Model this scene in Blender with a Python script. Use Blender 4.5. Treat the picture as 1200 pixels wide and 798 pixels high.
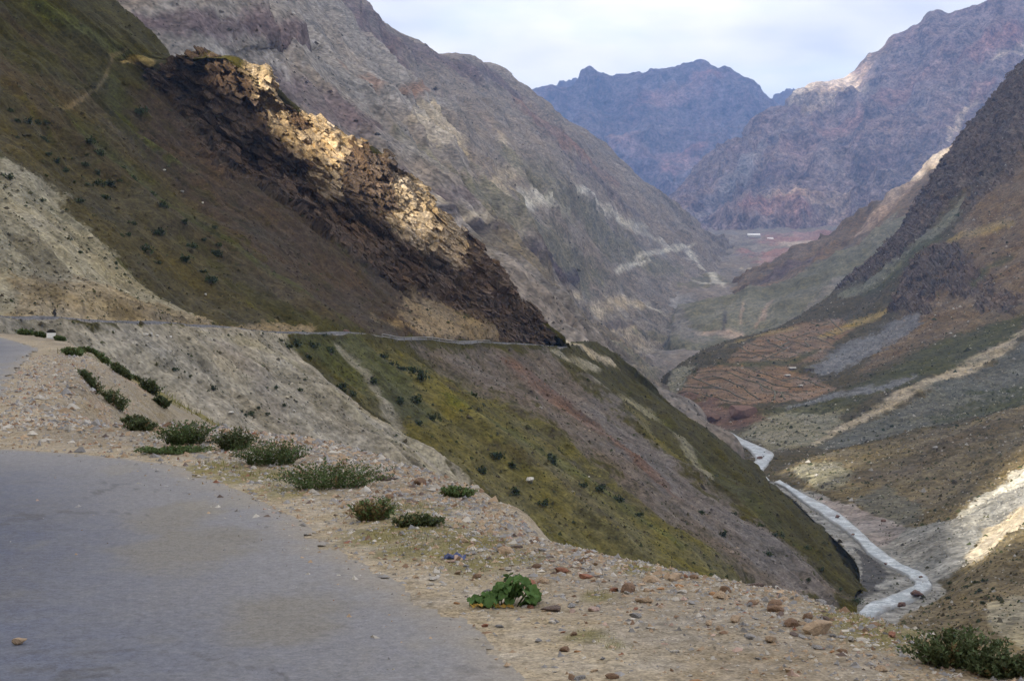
import bpy, bmesh, math, random
import numpy as np

# ---------------------------------------------------------------- scene, camera, sky, sun, exposure
scene = bpy.context.scene
col = scene.collection
for o in list(bpy.data.objects):
    bpy.data.objects.remove(o)

cam_data = bpy.data.cameras.new('camera')
cam_data.sensor_width = 36.0
cam_data.lens = 53.4
cam_data.clip_start = 0.1
cam_data.clip_end = 60000.0
camera = bpy.data.objects.new('camera', cam_data)
camera.location = (0.0, 0.0, 1.8)
camera.rotation_euler = (math.radians(90-1.255), 0.0, 0.0)
col.objects.link(camera)
scene.camera = camera

SUN_AZ = math.radians(-140.0)          # measured from the view direction (+Y), left negative: low on the left, behind
SUN_EL = math.radians(25.0)
sun_dir = np.array([math.sin(SUN_AZ)*math.cos(SUN_EL), math.cos(SUN_AZ)*math.cos(SUN_EL), math.sin(SUN_EL)])

world = bpy.data.worlds.new('World')
scene.world = world
world.use_nodes = True
wn, wl = world.node_tree.nodes, world.node_tree.links
wn.clear()
w_out = wn.new('ShaderNodeOutputWorld')
w_bg = wn.new('ShaderNodeBackground')
w_sky = wn.new('ShaderNodeTexSky')
w_sky.sky_type = 'NISHITA'
w_sky.sun_disc = False
w_sky.sun_elevation = SUN_EL
w_sky.sun_rotation = SUN_AZ
w_sky.altitude = 3500.0
w_sky.air_density = 1.0
w_sky.dust_density = 1.0
# a thin broken overcast in front of the blue: noise on the direction, flattened towards the horizon like a real cloud sheet
w_co = wn.new('ShaderNodeTexCoord')
w_sep = wn.new('ShaderNodeSeparateXYZ')
wl.new(w_co.outputs['Generated'], w_sep.inputs[0])
w_abs = wn.new('ShaderNodeMath'); w_abs.operation = 'ABSOLUTE'; wl.new(w_sep.outputs['Z'], w_abs.inputs[0])
w_add = wn.new('ShaderNodeMath'); w_add.operation = 'ADD'; w_add.inputs[1].default_value = 0.16; wl.new(w_abs.outputs[0], w_add.inputs[0])
w_dx = wn.new('ShaderNodeMath'); w_dx.operation = 'DIVIDE'; wl.new(w_sep.outputs['X'], w_dx.inputs[0]); wl.new(w_add.outputs[0], w_dx.inputs[1])
w_dy = wn.new('ShaderNodeMath'); w_dy.operation = 'DIVIDE'; wl.new(w_sep.outputs['Y'], w_dy.inputs[0]); wl.new(w_add.outputs[0], w_dy.inputs[1])
w_com = wn.new('ShaderNodeCombineXYZ'); wl.new(w_dx.outputs[0], w_com.inputs[0]); wl.new(w_dy.outputs[0], w_com.inputs[1])
w_no = wn.new('ShaderNodeTexNoise'); w_no.inputs['Scale'].default_value = 1.5; w_no.inputs['Detail'].default_value = 6.0; w_no.inputs['Roughness'].default_value = 0.55
wl.new(w_com.outputs[0], w_no.inputs['Vector'])
w_cov = wn.new('ShaderNodeMapRange'); w_cov.inputs[1].default_value = 0.30; w_cov.inputs[2].default_value = 0.52; w_cov.inputs[3].default_value = 0.72; w_cov.inputs[4].default_value = 1.0
w_cov.interpolation_type = 'SMOOTHSTEP'
wl.new(w_no.outputs['Fac'], w_cov.inputs[0])
w_tone = wn.new('ShaderNodeMapRange'); w_tone.inputs[1].default_value = 0.40; w_tone.inputs[2].default_value = 0.66; w_tone.inputs[3].default_value = 0.76; w_tone.inputs[4].default_value = 1.0
w_no2 = wn.new('ShaderNodeTexNoise'); w_no2.inputs['Scale'].default_value = 1.1; w_no2.inputs['Detail'].default_value = 5.0
wl.new(w_com.outputs[0], w_no2.inputs['Vector'])
wl.new(w_no2.outputs['Fac'], w_tone.inputs[0])
w_ccol = wn.new('ShaderNodeMix'); w_ccol.data_type = 'RGBA'
w_ccol.inputs[6].default_value = (3.9, 3.95, 4.1, 1); w_ccol.inputs[7].default_value = (7.45, 6.95, 6.4, 1)
w_t2 = wn.new('ShaderNodeMapRange'); w_t2.inputs[1].default_value = 0.35; w_t2.inputs[2].default_value = 0.58
wl.new(w_no2.outputs['Fac'], w_t2.inputs[0]); wl.new(w_t2.outputs[0], w_ccol.inputs[0])
w_mix = wn.new('ShaderNodeMix'); w_mix.data_type = 'RGBA'
wl.new(w_cov.outputs[0], w_mix.inputs[0]); wl.new(w_sky.outputs[0], w_mix.inputs[6]); wl.new(w_ccol.outputs[2], w_mix.inputs[7])
wl.new(w_mix.outputs[2], w_bg.inputs[0])
w_bg.inputs[1].default_value = 0.098
wl.new(w_bg.outputs[0], w_out.inputs['Surface'])

sun_data = bpy.data.lights.new('sun', 'SUN')
sun_data.energy = 5.0
sun_data.angle = math.radians(0.5)
sun_data.color = (1.0, 0.91, 0.76)
sun = bpy.data.objects.new('sun', sun_data)
sun.rotation_euler = (math.radians(90)-SUN_EL, 0.0, math.pi-SUN_AZ)
sun.location = tuple(sun_dir*3000)
col.objects.link(sun)

scene.view_settings.view_transform = 'Standard'
scene.view_settings.look = 'None'
scene.view_settings.gamma = 1.0
scene.view_settings.use_curve_mapping = False
scene.view_settings.exposure = 1.5
scene.cycles.max_bounces = 6
scene.cycles.diffuse_bounces = 3
scene.cycles.volume_bounces = 1
scene.cycles.transparent_max_bounces = 6
scene.cycles.use_denoising = True
scene.cycles.denoising_prefilter = 'ACCURATE'
scene.cycles.sampling_pattern = 'TABULATED_SOBOL'


# ---------------------------------------------------------------- numeric helpers
_rng = np.random.RandomState(7)
_perm = _rng.permutation(256).astype(np.int32)
_perm = np.concatenate([_perm, _perm, _perm])
_grad = _rng.normal(size=(256, 3)).astype(np.float32)
_grad /= np.linalg.norm(_grad, axis=1)[:, None]

def noise3(x, y, z):
    """gradient noise, about -1..1, arrays in, array out"""
    x, y, z = np.broadcast_arrays(x, y, z)
    sh = x.shape
    x = x.ravel().astype(np.float64); y = y.ravel().astype(np.float64); z = z.ravel().astype(np.float64)
    xi = np.floor(x); yi = np.floor(y); zi = np.floor(z)
    fx = (x - xi).astype(np.float32); fy = (y - yi).astype(np.float32); fz = (z - zi).astype(np.float32)
    xi = xi.astype(np.int64) & 255; yi = yi.astype(np.int64) & 255; zi = zi.astype(np.int64) & 255
    u = fx*fx*fx*(fx*(fx*6-15)+10); v = fy*fy*fy*(fy*(fy*6-15)+10); w = fz*fz*fz*(fz*(fz*6-15)+10)
    out = np.zeros(x.shape, np.float32)
    for dx in (0, 1):
        wx = u if dx else 1-u
        px = _perm[xi+dx]
        for dy in (0, 1):
            wy = v if dy else 1-v
            py = _perm[px+yi+dy]
            for dz in (0, 1):
                wz = w if dz else 1-w
                g = _grad[_perm[py+zi+dz] & 255]
                out += wx*wy*wz*(g[:, 0]*(fx-dx)+g[:, 1]*(fy-dy)+g[:, 2]*(fz-dz))
    return (out*1.7).reshape(sh)

def fbm(x, y, z, octaves=5, gain=0.5, lac=2.03):
    a, s, t = 1.0, 0.0, 0.0
    for k in range(octaves):
        s = s + a*noise3(x+k*17.3, y-k*9.1, z+k*5.7); t += a
        x = x*lac; y = y*lac; z = z*lac; a *= gain
    return s/t*1.35

def ridged(x, y, z, octaves=5, gain=0.55, lac=2.07):
    """sharp crests at 1, floors near 0"""
    a, s, t, w = 1.0, 0.0, 0.0, 1.0
    for k in range(octaves):
        n = 1-np.abs(noise3(x+k*31.7, y+k*11.3, z-k*7.9))
        n = n*n*w
        w = np.clip(n*1.6, 0, 1)
        s = s+a*n; t += a
        x = x*lac; y = y*lac; z = z*lac; a *= gain
    return s/t

def smooth(x, a, b):
    t = np.clip((x-a)/(b-a), 0, 1)
    return t*t*(3-2*t)

def _pchip(Y, k, u):
    """shape-preserving cubic through rows Y[i] at knots k, sampled at u"""
    h = np.diff(k); sh = (-1,)+(1,)*(Y.ndim-1)
    d = np.diff(Y, axis=0)/h.reshape(sh)
    m = np.zeros_like(Y); m[0] = d[0]; m[-1] = d[-1]
    if len(k) > 2:
        w1 = (2*h[1:]+h[:-1]).reshape(sh); w2 = (h[1:]+2*h[:-1]).reshape(sh)
        same = d[:-1]*d[1:] > 0
        with np.errstate(divide='ignore', invalid='ignore'):
            hm = (w1+w2)/(w1/d[:-1]+w2/d[1:])
        m[1:-1] = np.where(same, hm, 0)
        cr = 0.5*(d[:-1]+d[1:])                       # a little rounding at turning points
        m[1:-1] = np.where(same, m[1:-1], 0.35*cr)
    i = np.clip(np.searchsorted(k, u, side='right')-1, 0, len(k)-2)
    t = ((u-k[i])/h[i]).reshape(sh); hh = h[i].reshape(sh)
    t2, t3 = t*t, t*t*t
    return (2*t3-3*t2+1)*Y[i]+(t3-2*t2+t)*hh*m[i]+(-2*t3+3*t2)*Y[i+1]+(t3-t2)*hh*m[i+1]

def _knots(C, axis):
    d = np.linalg.norm(np.diff(C, axis=axis), axis=2)
    d = d.mean(axis=1-axis)
    return np.concatenate([[0], np.cumsum(np.maximum(d, 1e-3))])

def _samples(k, counts):
    return np.concatenate([np.linspace(k[i], k[i+1], n, endpoint=False) for i, n in enumerate(counts)]+[[k[-1]]])

def loft(ctrl, rcounts, ccounts):
    """smooth surface through a net of ground points (rows x columns x 3, metres)"""
    C = np.asarray(ctrl, float)
    kr, kc = _knots(C, 0), _knots(C, 1)
    A = _pchip(C, kr, _samples(kr, rcounts))
    B = _pchip(np.swapaxes(A, 0, 1), kc, _samples(kc, ccounts))
    return np.swapaxes(B, 0, 1)

def grid_normals(P):
    du = np.gradient(P, axis=0); dv = np.gradient(P, axis=1)
    n = np.cross(dv, du); n /= np.linalg.norm(n, axis=2)[..., None]+1e-9
    if n[..., 2].mean() < 0: n = -n
    return n

def arc(P):
    """metric surface coordinates: s along each row (contour), t along each column (fall line)"""
    s = np.zeros(P.shape[:2]); t = np.zeros(P.shape[:2])
    s[:, 1:] = np.cumsum(np.linalg.norm(np.diff(P, axis=1), axis=2).mean(axis=0))[None, :]
    t[1:, :] = np.cumsum(np.linalg.norm(np.diff(P, axis=0), axis=2), axis=0)
    return s, t

def poly_sd(X, Y, poly):
    """signed distance to a polygon, negative inside"""
    p = np.asarray(poly, float); q = np.roll(p, -1, 0)
    best = np.full(X.shape, 1e18); inside = np.zeros(X.shape, bool)
    for (ax, ay), (bx, by) in zip(p, q):
        ex, ey = bx-ax, by-ay; L = ex*ex+ey*ey+1e-12
        t = np.clip(((X-ax)*ex+(Y-ay)*ey)/L, 0, 1)
        best = np.minimum(best, (X-ax-t*ex)**2+(Y-ay-t*ey)**2)
        c = (ay > Y) != (by > Y)
        with np.errstate(divide='ignore', invalid='ignore'):
            xi = (Y-ay)/(by-ay+1e-30)*ex+ax
        inside ^= c & (X < xi)
    d = np.sqrt(best)
    return np.where(inside, -d, d)

def line_d(X, Y, pts):
    """distance to a polyline and the position along it (0..1)"""
    p = np.asarray(pts, float); best = np.full(X.shape, 1e18); pos = np.zeros(X.shape); n = len(p)-1
    for k in range(n):
        ax, ay = p[k]; bx, by = p[k+1]
        ex, ey = bx-ax, by-ay; L = ex*ex+ey*ey+1e-12
        t = np.clip(((X-ax)*ex+(Y-ay)*ey)/L, 0, 1)
        d = (X-ax-t*ex)**2+(Y-ay-t*ey)**2
        m = d < best
        best = np.where(m, d, best); pos = np.where(m, (k+t)/n, pos)
    return np.sqrt(best), pos

def facets(x, y, z, size, tilt=0.7):
    """broken rock: space split into irregular blocks, each with its own level and tilt (returns metres/size, about -0.6..0.6)"""
    sh = x.shape
    p = np.stack([x.ravel(), y.ravel(), z.ravel()], -1)/size
    c = np.floor(p).astype(np.int64)
    best = np.full(len(p), 1e9); val = np.zeros(len(p))
    for dx in (-1, 0, 1):
        for dy in (-1, 0, 1):
            for dz in (-1, 0, 1):
                q = c+np.array([dx, dy, dz])
                h = _perm[_perm[_perm[q[:, 0] & 255]+(q[:, 1] & 255)]+(q[:, 2] & 255)]
                f = q+0.5+0.45*_grad[h]
                d = ((p-f)**2).sum(1)
                m = d < best
                g = _grad[(h*7+13) & 255]
                v = 0.45*_grad[(h*3+5) & 255][:, 0]+tilt*((p-f)*g).sum(1)
                val = np.where(m, v, val); best = np.where(m, d, best)
    return val.reshape(sh)

SURFACES = {
 'hill': dict(rows=[63, 52, 44, 34, 7, 12, 34, 28, 33, 33, 35, 37, 28, 40, 40], cols=[69, 63, 63, 53, 57, 48, 36, 89, 100], base='grass', net=[[[-56.1,220.6,-53],[-25.4,249.3,-63],[6.7,296,-71.7],[38.1,337,-81.9],[63.6,375.3,-89.3],[94.4,428.9,-97.4],[108.5,480.6,-95.8],[115.4,507.9,-93.8],[129.7,545,-103.3],[189.7,715,-148.3]],[[-82.3,243.3,-33.8],[-52.5,273.8,-41.4],[-24.1,328.9,-46.4],[4.1,366.8,-56.1],[36.2,401.8,-68.4],[72.7,460.7,-80],[90.6,510.2,-81.6],[99.3,542.3,-79.2],[123.3,680,-89.3],[183.3,850,-134.3]],[[-104.5,257.9,-18.5],[-74.9,289.1,-24.2],[-45.8,338.9,-30.6],[-19.3,381.7,-39],[9.5,421.3,-49.2],[43.4,481.1,-60.5],[63.3,535.2,-63],[74.6,576,-59.8],[101.7,800,-66.6],[161.7,970,-111.6]],[[-120.8,268.6,-7.3],[-90.9,299.3,-11.7],[-67.8,344.3,-15.6],[-44.4,394.5,-21.5],[-22.3,439.9,-27.4],[5.7,507.1,-35.3],[28.6,564.1,-39.4],[44.5,609,-37.6],[70.9,830,-43.9],[130.9,1000,-88.9]],[[-124,268.3,-1.6],[-97.9,303.3,-3.1],[-80.4,343.3,-4.9],[-62.5,398.3,-6.7],[-45.7,448.3,-8.7],[-24.3,518.3,-12.4],[-1.7,583.3,-14.9],[19,623.3,-16.6],[45.4,798.3,-19.3],[105.4,968.3,-64.3]],[[-125.9,268.9,0.6],[-99.8,303.9,-0.9],[-82.3,343.9,-2.7],[-64.4,398.9,-4.5],[-47.5,448.9,-6.5],[-26.2,518.9,-10.2],[-3.6,583.9,-12.7],[17.1,623.9,-14.4],[43.5,798.9,-17.1],[103.5,968.9,-62.1]],[[-132.1,271.1,0.6],[-106,306.1,-0.9],[-88.5,346.1,-2.7],[-70.6,401.1,-4.5],[-53.8,451.1,-6.5],[-32.4,521.1,-10.2],[-9.8,586.1,-12.7],[10.8,626.1,-14.4],[37.3,801.1,-17.1],[97.3,971.1,-62.1]],[[-138.6,283.7,4.2],[-111.3,322.3,2.3],[-93.3,362.6,0.8],[-74.5,417.3,-1],[-56.8,465.9,-2.9],[-35.2,530.9,-6.5],[-13.3,589.9,-7.5],[5.2,618,-3.4],[46.5,713,-48.4],[106.5,883,-158.4]],[[-150.5,291.4,11.6],[-125.5,333.6,11.2],[-107.1,374.1,9.8],[-91,428.6,9.7],[-74.3,475.7,8.5],[-54.2,535.7,4.8],[-34.7,588.7,6.8],[-13.7,612,16.2],[30.9,707,-43.8],[90.9,877,-153.8]],[[-164.4,299.1,21.9],[-141.2,344.9,23.1],[-123.4,385.7,20.8],[-108.6,439.9,22.8],[-94,485.6,23.6],[-75.8,540.6,23],[-57.7,587.6,27.5],[-39.8,602,42.3],[8.2,697,-32.7],[68.2,867,-142.7]],[[-180.6,306.9,32.7],[-159.7,356.1,35.7],[-141.5,397.3,33],[-127.7,451.1,36.7],[-114.5,495.4,38.5],[-97.9,545.4,39.4],[-80.6,586.4,45.2],[-61,592,62.2],[-13,687,-12.8],[47,857,-122.8]],[[-200.8,314.6,45.8],[-181.1,367.4,51.2],[-161.5,408.9,47.6],[-147.7,462.4,52.3],[-135.9,505.3,55.6],[-120.9,550.3,57.3],[-105,585.3,63.4],[-88,582,79.4],[-40,677,4.4],[20,847,-105.6]],[[-223.6,322.3,61.3],[-205.5,378.7,67.5],[-183.6,420.4,64.2],[-169.7,473.7,70.7],[-158.6,515.1,75.3],[-146.1,555.1,79.5],[-132.5,584.1,87.5],[-115.2,572,97.5],[-67.2,667,22.5],[-7.2,837,-87.5]],[[-243.5,330,73.7],[-224.6,390,80.3],[-199.4,432,75.5],[-185.9,485,83.2],[-173.3,525,88.5],[-160.5,560,92.7],[-146.8,583,95.7],[-131.6,585,98.7],[-83.6,680,23.7],[-23.6,850,-86.3]],[[-264.1,337.7,88.5],[-251.1,401.3,98.2],[-223.2,443.6,94.8],[-208.1,496.3,103.1],[-197.4,534.9,109.4],[-185.7,564.9,116.4],[-173.1,581.9,118.9],[-167,612,125.7],[-119,707,50.7],[-59,877,-59.3]],[[-285.3,345.4,103.9],[-276.4,412.6,116.9],[-246.6,455.1,113.6],[-232.5,507.6,123.7],[-222.2,544.7,131.1],[-210.1,569.7,138],[-194.7,580.7,139.3],[-201.6,650,155],[-153.6,745,80],[-93.6,915,-30]]], zones=[
  ('p','olive',11.4,0.8,[(386,71),(443,245),(385,222),(318,229),(251,222),(246,179),(310,167),(357,50)]),
  ('l','brown',13.2,0.8,[(454,220),(391,229),(335,237),(283,246),(244,251)]),
  ('l','brown',10.7,0.7,[(424,227),(405,273),(371,268),(329,278)]),
  ('l','brown_scree',9.5,0.6,[(467,275),(445,290),(412,290)]),
  ('l','green_bright',11.0,0.8,[(497,320),(465,322),(452,341),(443,358)]),
  ('l','green',7.7,0.9,[(380,155),(338,164),(293,166),(256,172)]),
  ('l','green',8.7,0.9,[(386,242),(342,251),(296,255),(249,258)]),
  ('l','green',6.7,0.8,[(426,321),(390,287),(362,289),(317,281)]),
  ('l','olive',5.8,0.7,[(352,257),(296,261),(239,261)]),
  ('p','tan_pale',6.1,1,[(383,149),(360,165),(339,175),(300,172),(270,174),(246,179),(198,169),(211,74),(220,0),(357,50)]),
  ('p','tan_ochre',5.1,0.6,[(265,86),(258,99),(266,129),(262,151),(251,182),(198,169),(212,130),(207,71)]),
  ('p','brown',4.6,0.4,[(293,115),(294,135),(268,120),(241,96),(245,81),(267,104)]),
  ('p','brown',5.2,0.5,[(252,120),(243,174),(207,173),(225,123)]),
  ('p','tan_ochre',4.2,0.8,[(245,185),(253,223),(235,245),(213,217),(198,169)]),
  ('p','brown_scree',8.9,0.95,[(411,318),(418,366),(375,368),(301,329),(277,348),(224,372),(221,278),(267,259),(318,264),(367,282)]),
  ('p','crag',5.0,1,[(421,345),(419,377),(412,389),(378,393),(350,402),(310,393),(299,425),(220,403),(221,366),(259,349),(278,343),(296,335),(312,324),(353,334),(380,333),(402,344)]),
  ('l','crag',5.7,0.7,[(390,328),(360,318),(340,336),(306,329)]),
  ('l','crag_sunlit',5.5,1,[(431,397),(428,406),(428,417),(424,425),(367,375),(347,372),(373,426)]),
  ('l','crag_sunlit',4.1,1,[(430,412),(439,418),(443,426)]),
  ('p','crag_sunlit',2.2,1,[(406,437),(343,393),(363,421),(328,365),(329,358),(343,361)]),
  ('p','crag_sunlit',2.4,1,[(323,388),(317,393),(349,429),(312,405),(313,421),(273,380),(277,375),(287,372),(297,363),(307,369),(310,379)]),
  ('p','tan_ochre',6.4,0.8,[(272,341),(256,363),(228,367),(232,308),(254,292)]),
  ('p','straw',1.6,1,[(437,337),(441,355),(435,369),(428,365),(431,354),(434,337)]),
  ('l','path',0.7,0.4,[(394,230),(402,258),(414,294),(424,313),(441,335),(445,361)]),
  ('p','tan_scree',4.6,1,[(219,0),(197,98),(213,213),(184,207),(160,205),(140,204),(120,204),(95,205),(34,171),(38,36),(137,0)]),
  ('l','grey',4.6,0.6,[(194,161),(162,154),(97,125)]),
  ('l','tan_pale',4.2,0.8,[(195,157),(183,188),(146,194),(92,195)]),
  ('l','tan_pale',3.3,0.8,[(154,180),(128,177),(102,187)]),
  ('l','olive',3.5,0.3,[(155,121),(143,136),(135,154),(132,186)]),
  ('p','grass_yellow',7.9,1,[(196,249),(190,273),(170,291),(150,300),(130,295),(110,296),(52,305),(15,245),(37,200),(90,205),(125,209),(155,213),(182,212)]),
  ('p','darkgreen',7.0,0.85,[(198,200),(197,251),(177,253),(153,244),(155,223),(176,215),(186,201)]),
  ('l','tan_scree',2.6,0.7,[(191,232),(175,229),(144,213)]),
  ('l','green_bright',4.7,0.7,[(159,253),(143,267),(119,278),(81,280)]),
  ('l','brown',3.2,0.6,[(184,264),(162,277),(129,283),(94,296)]),
  ('l','brown',3.6,0.5,[(140,244),(125,259),(82,256)]),
  ('l','grass_yellow',4.9,0.7,[(105,237),(79,246),(55,265)]),
  ('p','purple_scree',9.1,1,[(192,284),(193,331),(197,380),(174,383),(140,369),(109,361),(74,362),(1,369),(53,306),(95,297),(131,297),(156,299),(177,292)]),
  ('l','brown_scree',5.3,0.7,[(191,354),(172,345),(155,344)]),
  ('p','grey_scree',10.4,0.9,[(178,393),(161,394),(125,372),(98,371),(1,375),(44,325),(101,324),(135,335),(163,361)]),
  ('l','red_scree',6.7,0.8,[(185,338),(168,343),(146,339),(115,330)]),
  ('p','grass',14.6,1,[(185,445),(157,486),(118,505),(67,508),(0,423),(9,370),(76,371),(117,376),(155,391)]),
  ('l','grass_yellow',2.7,0.8,[(157,390),(136,381),(113,378),(77,380)]),
  ('l','green',9.0,0.6,[(145,409),(106,395),(52,385)]),
  ('l','tan_grey',3.8,0.8,[(173,392),(150,409),(131,397),(110,386)]),
  ('l','tan_pale',4.1,0.9,[(193,383),(189,399),(180,414)]),
  ('l','tan_far',5.3,0.8,[(239,419),(191,442),(177,468)]),
 ]),
 'left_mountain': dict(rows=[13, 26, 25, 28, 35, 42, 44, 72, 93], cols=[57, 80, 94, 51, 59, 49, 41], base='grey_brown', net=[[[-38,650,-164],[112,800,-124],[153,1230,-121],[299,2300,-121],[363,2700,-76],[512,3500,-4],[677,4400,100],[869,5300,167]],[[-42,650,-142],[108,800,-102],[149,1230,-99],[239,2300,-96],[303,2700,-51],[452,3500,21],[617,4400,125],[809,5300,192]],[[-79,690,-109],[71,840,-69],[95,1220,-67],[152,2150,-61],[217,2660,-7],[368,3520,57],[552,4350,158],[740,5150,210]],[[-125,730,-70],[25,880,-30],[53,1230,-31],[83,2050,-7],[155,2700,68],[297,3620,152],[499,4400,224],[697,5050,220]],[[-181,770,-23],[-31,920,17],[9,1300,37],[37,2050,100],[110,2800,187],[235,3740,281],[444,4400,298],[671,5000,229]],[[-249,830,47],[-99,980,87],[-63,1400,127],[-38,2250,235],[34,3000,330],[151,3850,412],[378,4500,370],[655,4990,234]],[[-334,910,134],[-184,1060,174],[-179,1600,253],[-163,2650,402],[-91,3250,466],[45,4000,539],[309,4600,445],[647,4990,240]],[[-426,1000,232],[-276,1150,272],[-350,1900,448],[-359,3100,640],[-218,3450,589],[-70,4150,661],[237,4700,520],[640,5000,249]],[[-726,1500,172],[-576,1650,212],[-650,2400,388],[-659,3600,580],[-518,3950,529],[-370,4650,601],[-63,5200,460],[340,5500,189]],[[-1326,2300,-268],[-1176,2450,-228],[-1250,3200,-52],[-1259,4400,140],[-1118,4750,89],[-970,5450,161],[-663,6000,20],[-260,6300,-251]]], zones=[
  ('p','bluegrey',9.6,0.9,[(194,29),(200,207),(176,225),(148,216),(137,123),(155,84),(165,41),(176,35)]),
  ('l','purple_rock',3.8,0.9,[(186,36),(180,58),(173,87)]),
  ('l','purple_rock',7.5,0.8,[(170,49),(161,66),(148,82),(136,108)]),
  ('l','purple_rock',12.0,0.9,[(187,181),(185,226),(189,282),(189,320),(169,333)]),
  ('l','purple_rock',12.0,0.7,[(170,220),(158,230),(156,243)]),
  ('l','purple_rock',11.1,0.7,[(184,315),(136,322),(115,354)]),
  ('l','rust',2.7,0.7,[(163,111),(159,146),(156,180),(160,237)]),
  ('p','tan_far',3.6,0.9,[(152,202),(144,202),(124,190),(131,163),(146,137)]),
  ('l','green_grey',12.6,0.8,[(136,108),(121,142),(97,216),(61,273)]),
  ('l','bluegrey',4.8,0.8,[(142,90),(129,117),(116,153)]),
  ('l','purple_rock',4.0,0.7,[(138,75),(125,85),(114,113)]),
  ('l','dark_rock',4.4,1,[(113,88),(106,108),(97,147),(84,202),(72,248)]),
  ('l','tan_far',1.6,0.8,[(122,79),(111,101),(98,142)]),
  ('l','white_scree',3.6,0.9,[(107,228),(100,249),(92,273)]),
  ('l','tan_far',4.5,0.6,[(131,259),(115,243),(112,182)]),
  ('l','green_grey',11.4,0.8,[(120,241),(84,296),(43,353)]),
  ('l','far_dark',7.3,0.6,[(136,298),(102,330),(80,361)]),
  ('l','white_scree',2.0,0.7,[(102,287),(79,333),(68,359)]),
  ('l','white_scree',1.9,0.6,[(87,311),(72,345),(53,368)]),
  ('l','rust',9.2,0.5,[(159,313),(129,322),(108,362)]),
  ('l','olive_brown',16.0,0.7,[(100,87),(82,157),(42,227),(27,160)]),
  ('p','grey',5.0,0.8,[(65,265),(46,295),(15,291),(18,232),(39,247),(54,252)]),
  ('p','tan_far',4.0,0.5,[(57,245),(38,269),(19,268),(22,244),(44,232)]),
  ('l','dark_rock',1.8,0.7,[(53,247),(39,261),(26,263)]),
  ('l','tan_far',1.8,0.9,[(57,261),(46,279),(34,288)]),
  ('l','green_grey',3.1,0.8,[(36,258),(25,267),(18,264)]),
  ('l','white_scree',1.0,1,[(54,289),(58,297),(58,311),(54,336)]),
  ('l','white_scree',1.4,1,[(58,328),(57,345),(54,360),(48,382)]),
  ('l','white_scree',1.0,1,[(47,291),(37,293),(25,288)]),
  ('l','tan_far',3.3,0.7,[(71,227),(55,255),(45,276)]),
  ('l','white_scree',2.2,0.8,[(50,374),(30,369),(12,359)]),
  ('l','tan_grey',7.0,0.7,[(55,201),(33,201),(25,175)]),
 ]),
 'right_mountain': dict(rows=[57, 32, 47, 58, 74, 67, 65], cols=[38, 31, 35, 29, 28, 34, 28, 44, 38, 29, 32, 38, 34, 43], base='olive', net=[[[90.8,402.1,-98.1],[99.9,459.9,-98.1],[113.5,503.2,-98.1],[135.5,600.9,-98.1],[142.2,721,-98.1],[146.3,799.2,-98.1],[142.7,905.5,-98.1],[144.8,959.5,-98.1],[154.2,1096,-98.1],[153.5,1268.6,-98.1],[149.9,1387.7,-98.1],[156.7,1742,-98.1],[214.8,2221.7,-98.1],[254.8,2481.7,-133.1],[354.8,2921.7,-158.1]],[[108.5,400.1,-97.6],[123.6,476.2,-97.6],[150.6,534.2,-97.6],[153.7,616.8,-97.6],[158.9,668.3,-97.6],[158.8,732.3,-97.6],[156.3,878.5,-97.6],[159.4,934.4,-97.6],[183.4,1147.3,-97.6],[175,1244.4,-97.6],[163.4,1285,-93.6],[150.5,1470,-80.8],[200.1,1780,-66.2],[240.1,2040,-126.2],[340.1,2480,-186.2]],[[123.6,398,-97.1],[140.2,478,-93.9],[162.9,540,-91.9],[171.3,618,-91.2],[179.6,690,-95.4],[174.5,752,-94.7],[175.3,900,-91.4],[184.1,985,-96.9],[208,1170,-92.3],[204.6,1290,-86.7],[202.7,1345,-81.4],[201.7,1560,-61.3],[266.9,1900,-43],[306.9,2160,-128],[406.9,2600,-223]],[[152.3,415,-96.6],[169.1,500,-85.6],[180.5,562,-85.3],[196.9,645,-85.7],[207.6,720,-88.6],[206.8,795,-87.7],[204.2,940,-87.6],[225.3,1040,-94.8],[266.4,1230,-81.2],[276.5,1385,-76.1],[297.1,1510,-66.1],[301.4,1730,-40],[362.8,2050,-25.8],[402.8,2310,-135.8],[502.8,2750,-265.8]],[[203,450,-84.5],[222,540,-65.1],[218.1,605,-71.4],[231.4,685,-78],[251.6,768,-77.3],[259.9,852,-76.8],[256.1,985,-81.9],[287.8,1100,-87.9],[353.5,1310,-59.3],[377.7,1510,-44.9],[413.2,1710,-31.8],[429.2,1910,-11.1],[488.6,2260,31],[528.6,2520,-104],[628.6,2960,-269]],[[292.8,520,-56.7],[308.8,610,-35.9],[310.4,690,-37],[326.7,785,-49],[338.6,860,-49],[363.3,950,-48.9],[352.7,1045,-66.4],[394.8,1170,-68.6],[475.4,1410,-24.3],[512.5,1690,16],[550,1960,76.6],[575.6,2160,108.4],[605.6,2420,107.7],[645.6,2680,-52.3],[745.6,3120,-252.3]],[[371.1,580,-31.1],[386.7,665,-4.9],[393.9,750,-1.7],[408.7,852.5,-10.7],[421.9,930,-15.2],[459.5,1025,-11.2],[462.7,1122.5,-22.2],[521.8,1265,-14.3],[619.3,1535,49.2],[677.4,1875,141.6],[697.7,2160,217.5],[711.2,2310,247.8],[720.2,2510,254.9],[760.2,2770,69.9],[860.2,3210,-165.1]],[[449.4,640,-5.4],[464.7,720,26],[477.3,810,33.6],[490.6,920,27.6],[505.3,1000,18.6],[555.8,1100,26.5],[572.7,1200,22],[648.9,1360,40],[763.3,1660,122.8],[842.2,2060,267.1],[845.5,2360,358.4],[846.8,2460,387.3],[873.1,2600,417.9],[913.1,2860,207.9],[1013.1,3300,-62.1]]], zones=[
  ('p','grey_gravel',3.1,1,[(0,193),(71,177),(60,110),(64,67),(54,20),(0,34)]),
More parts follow.
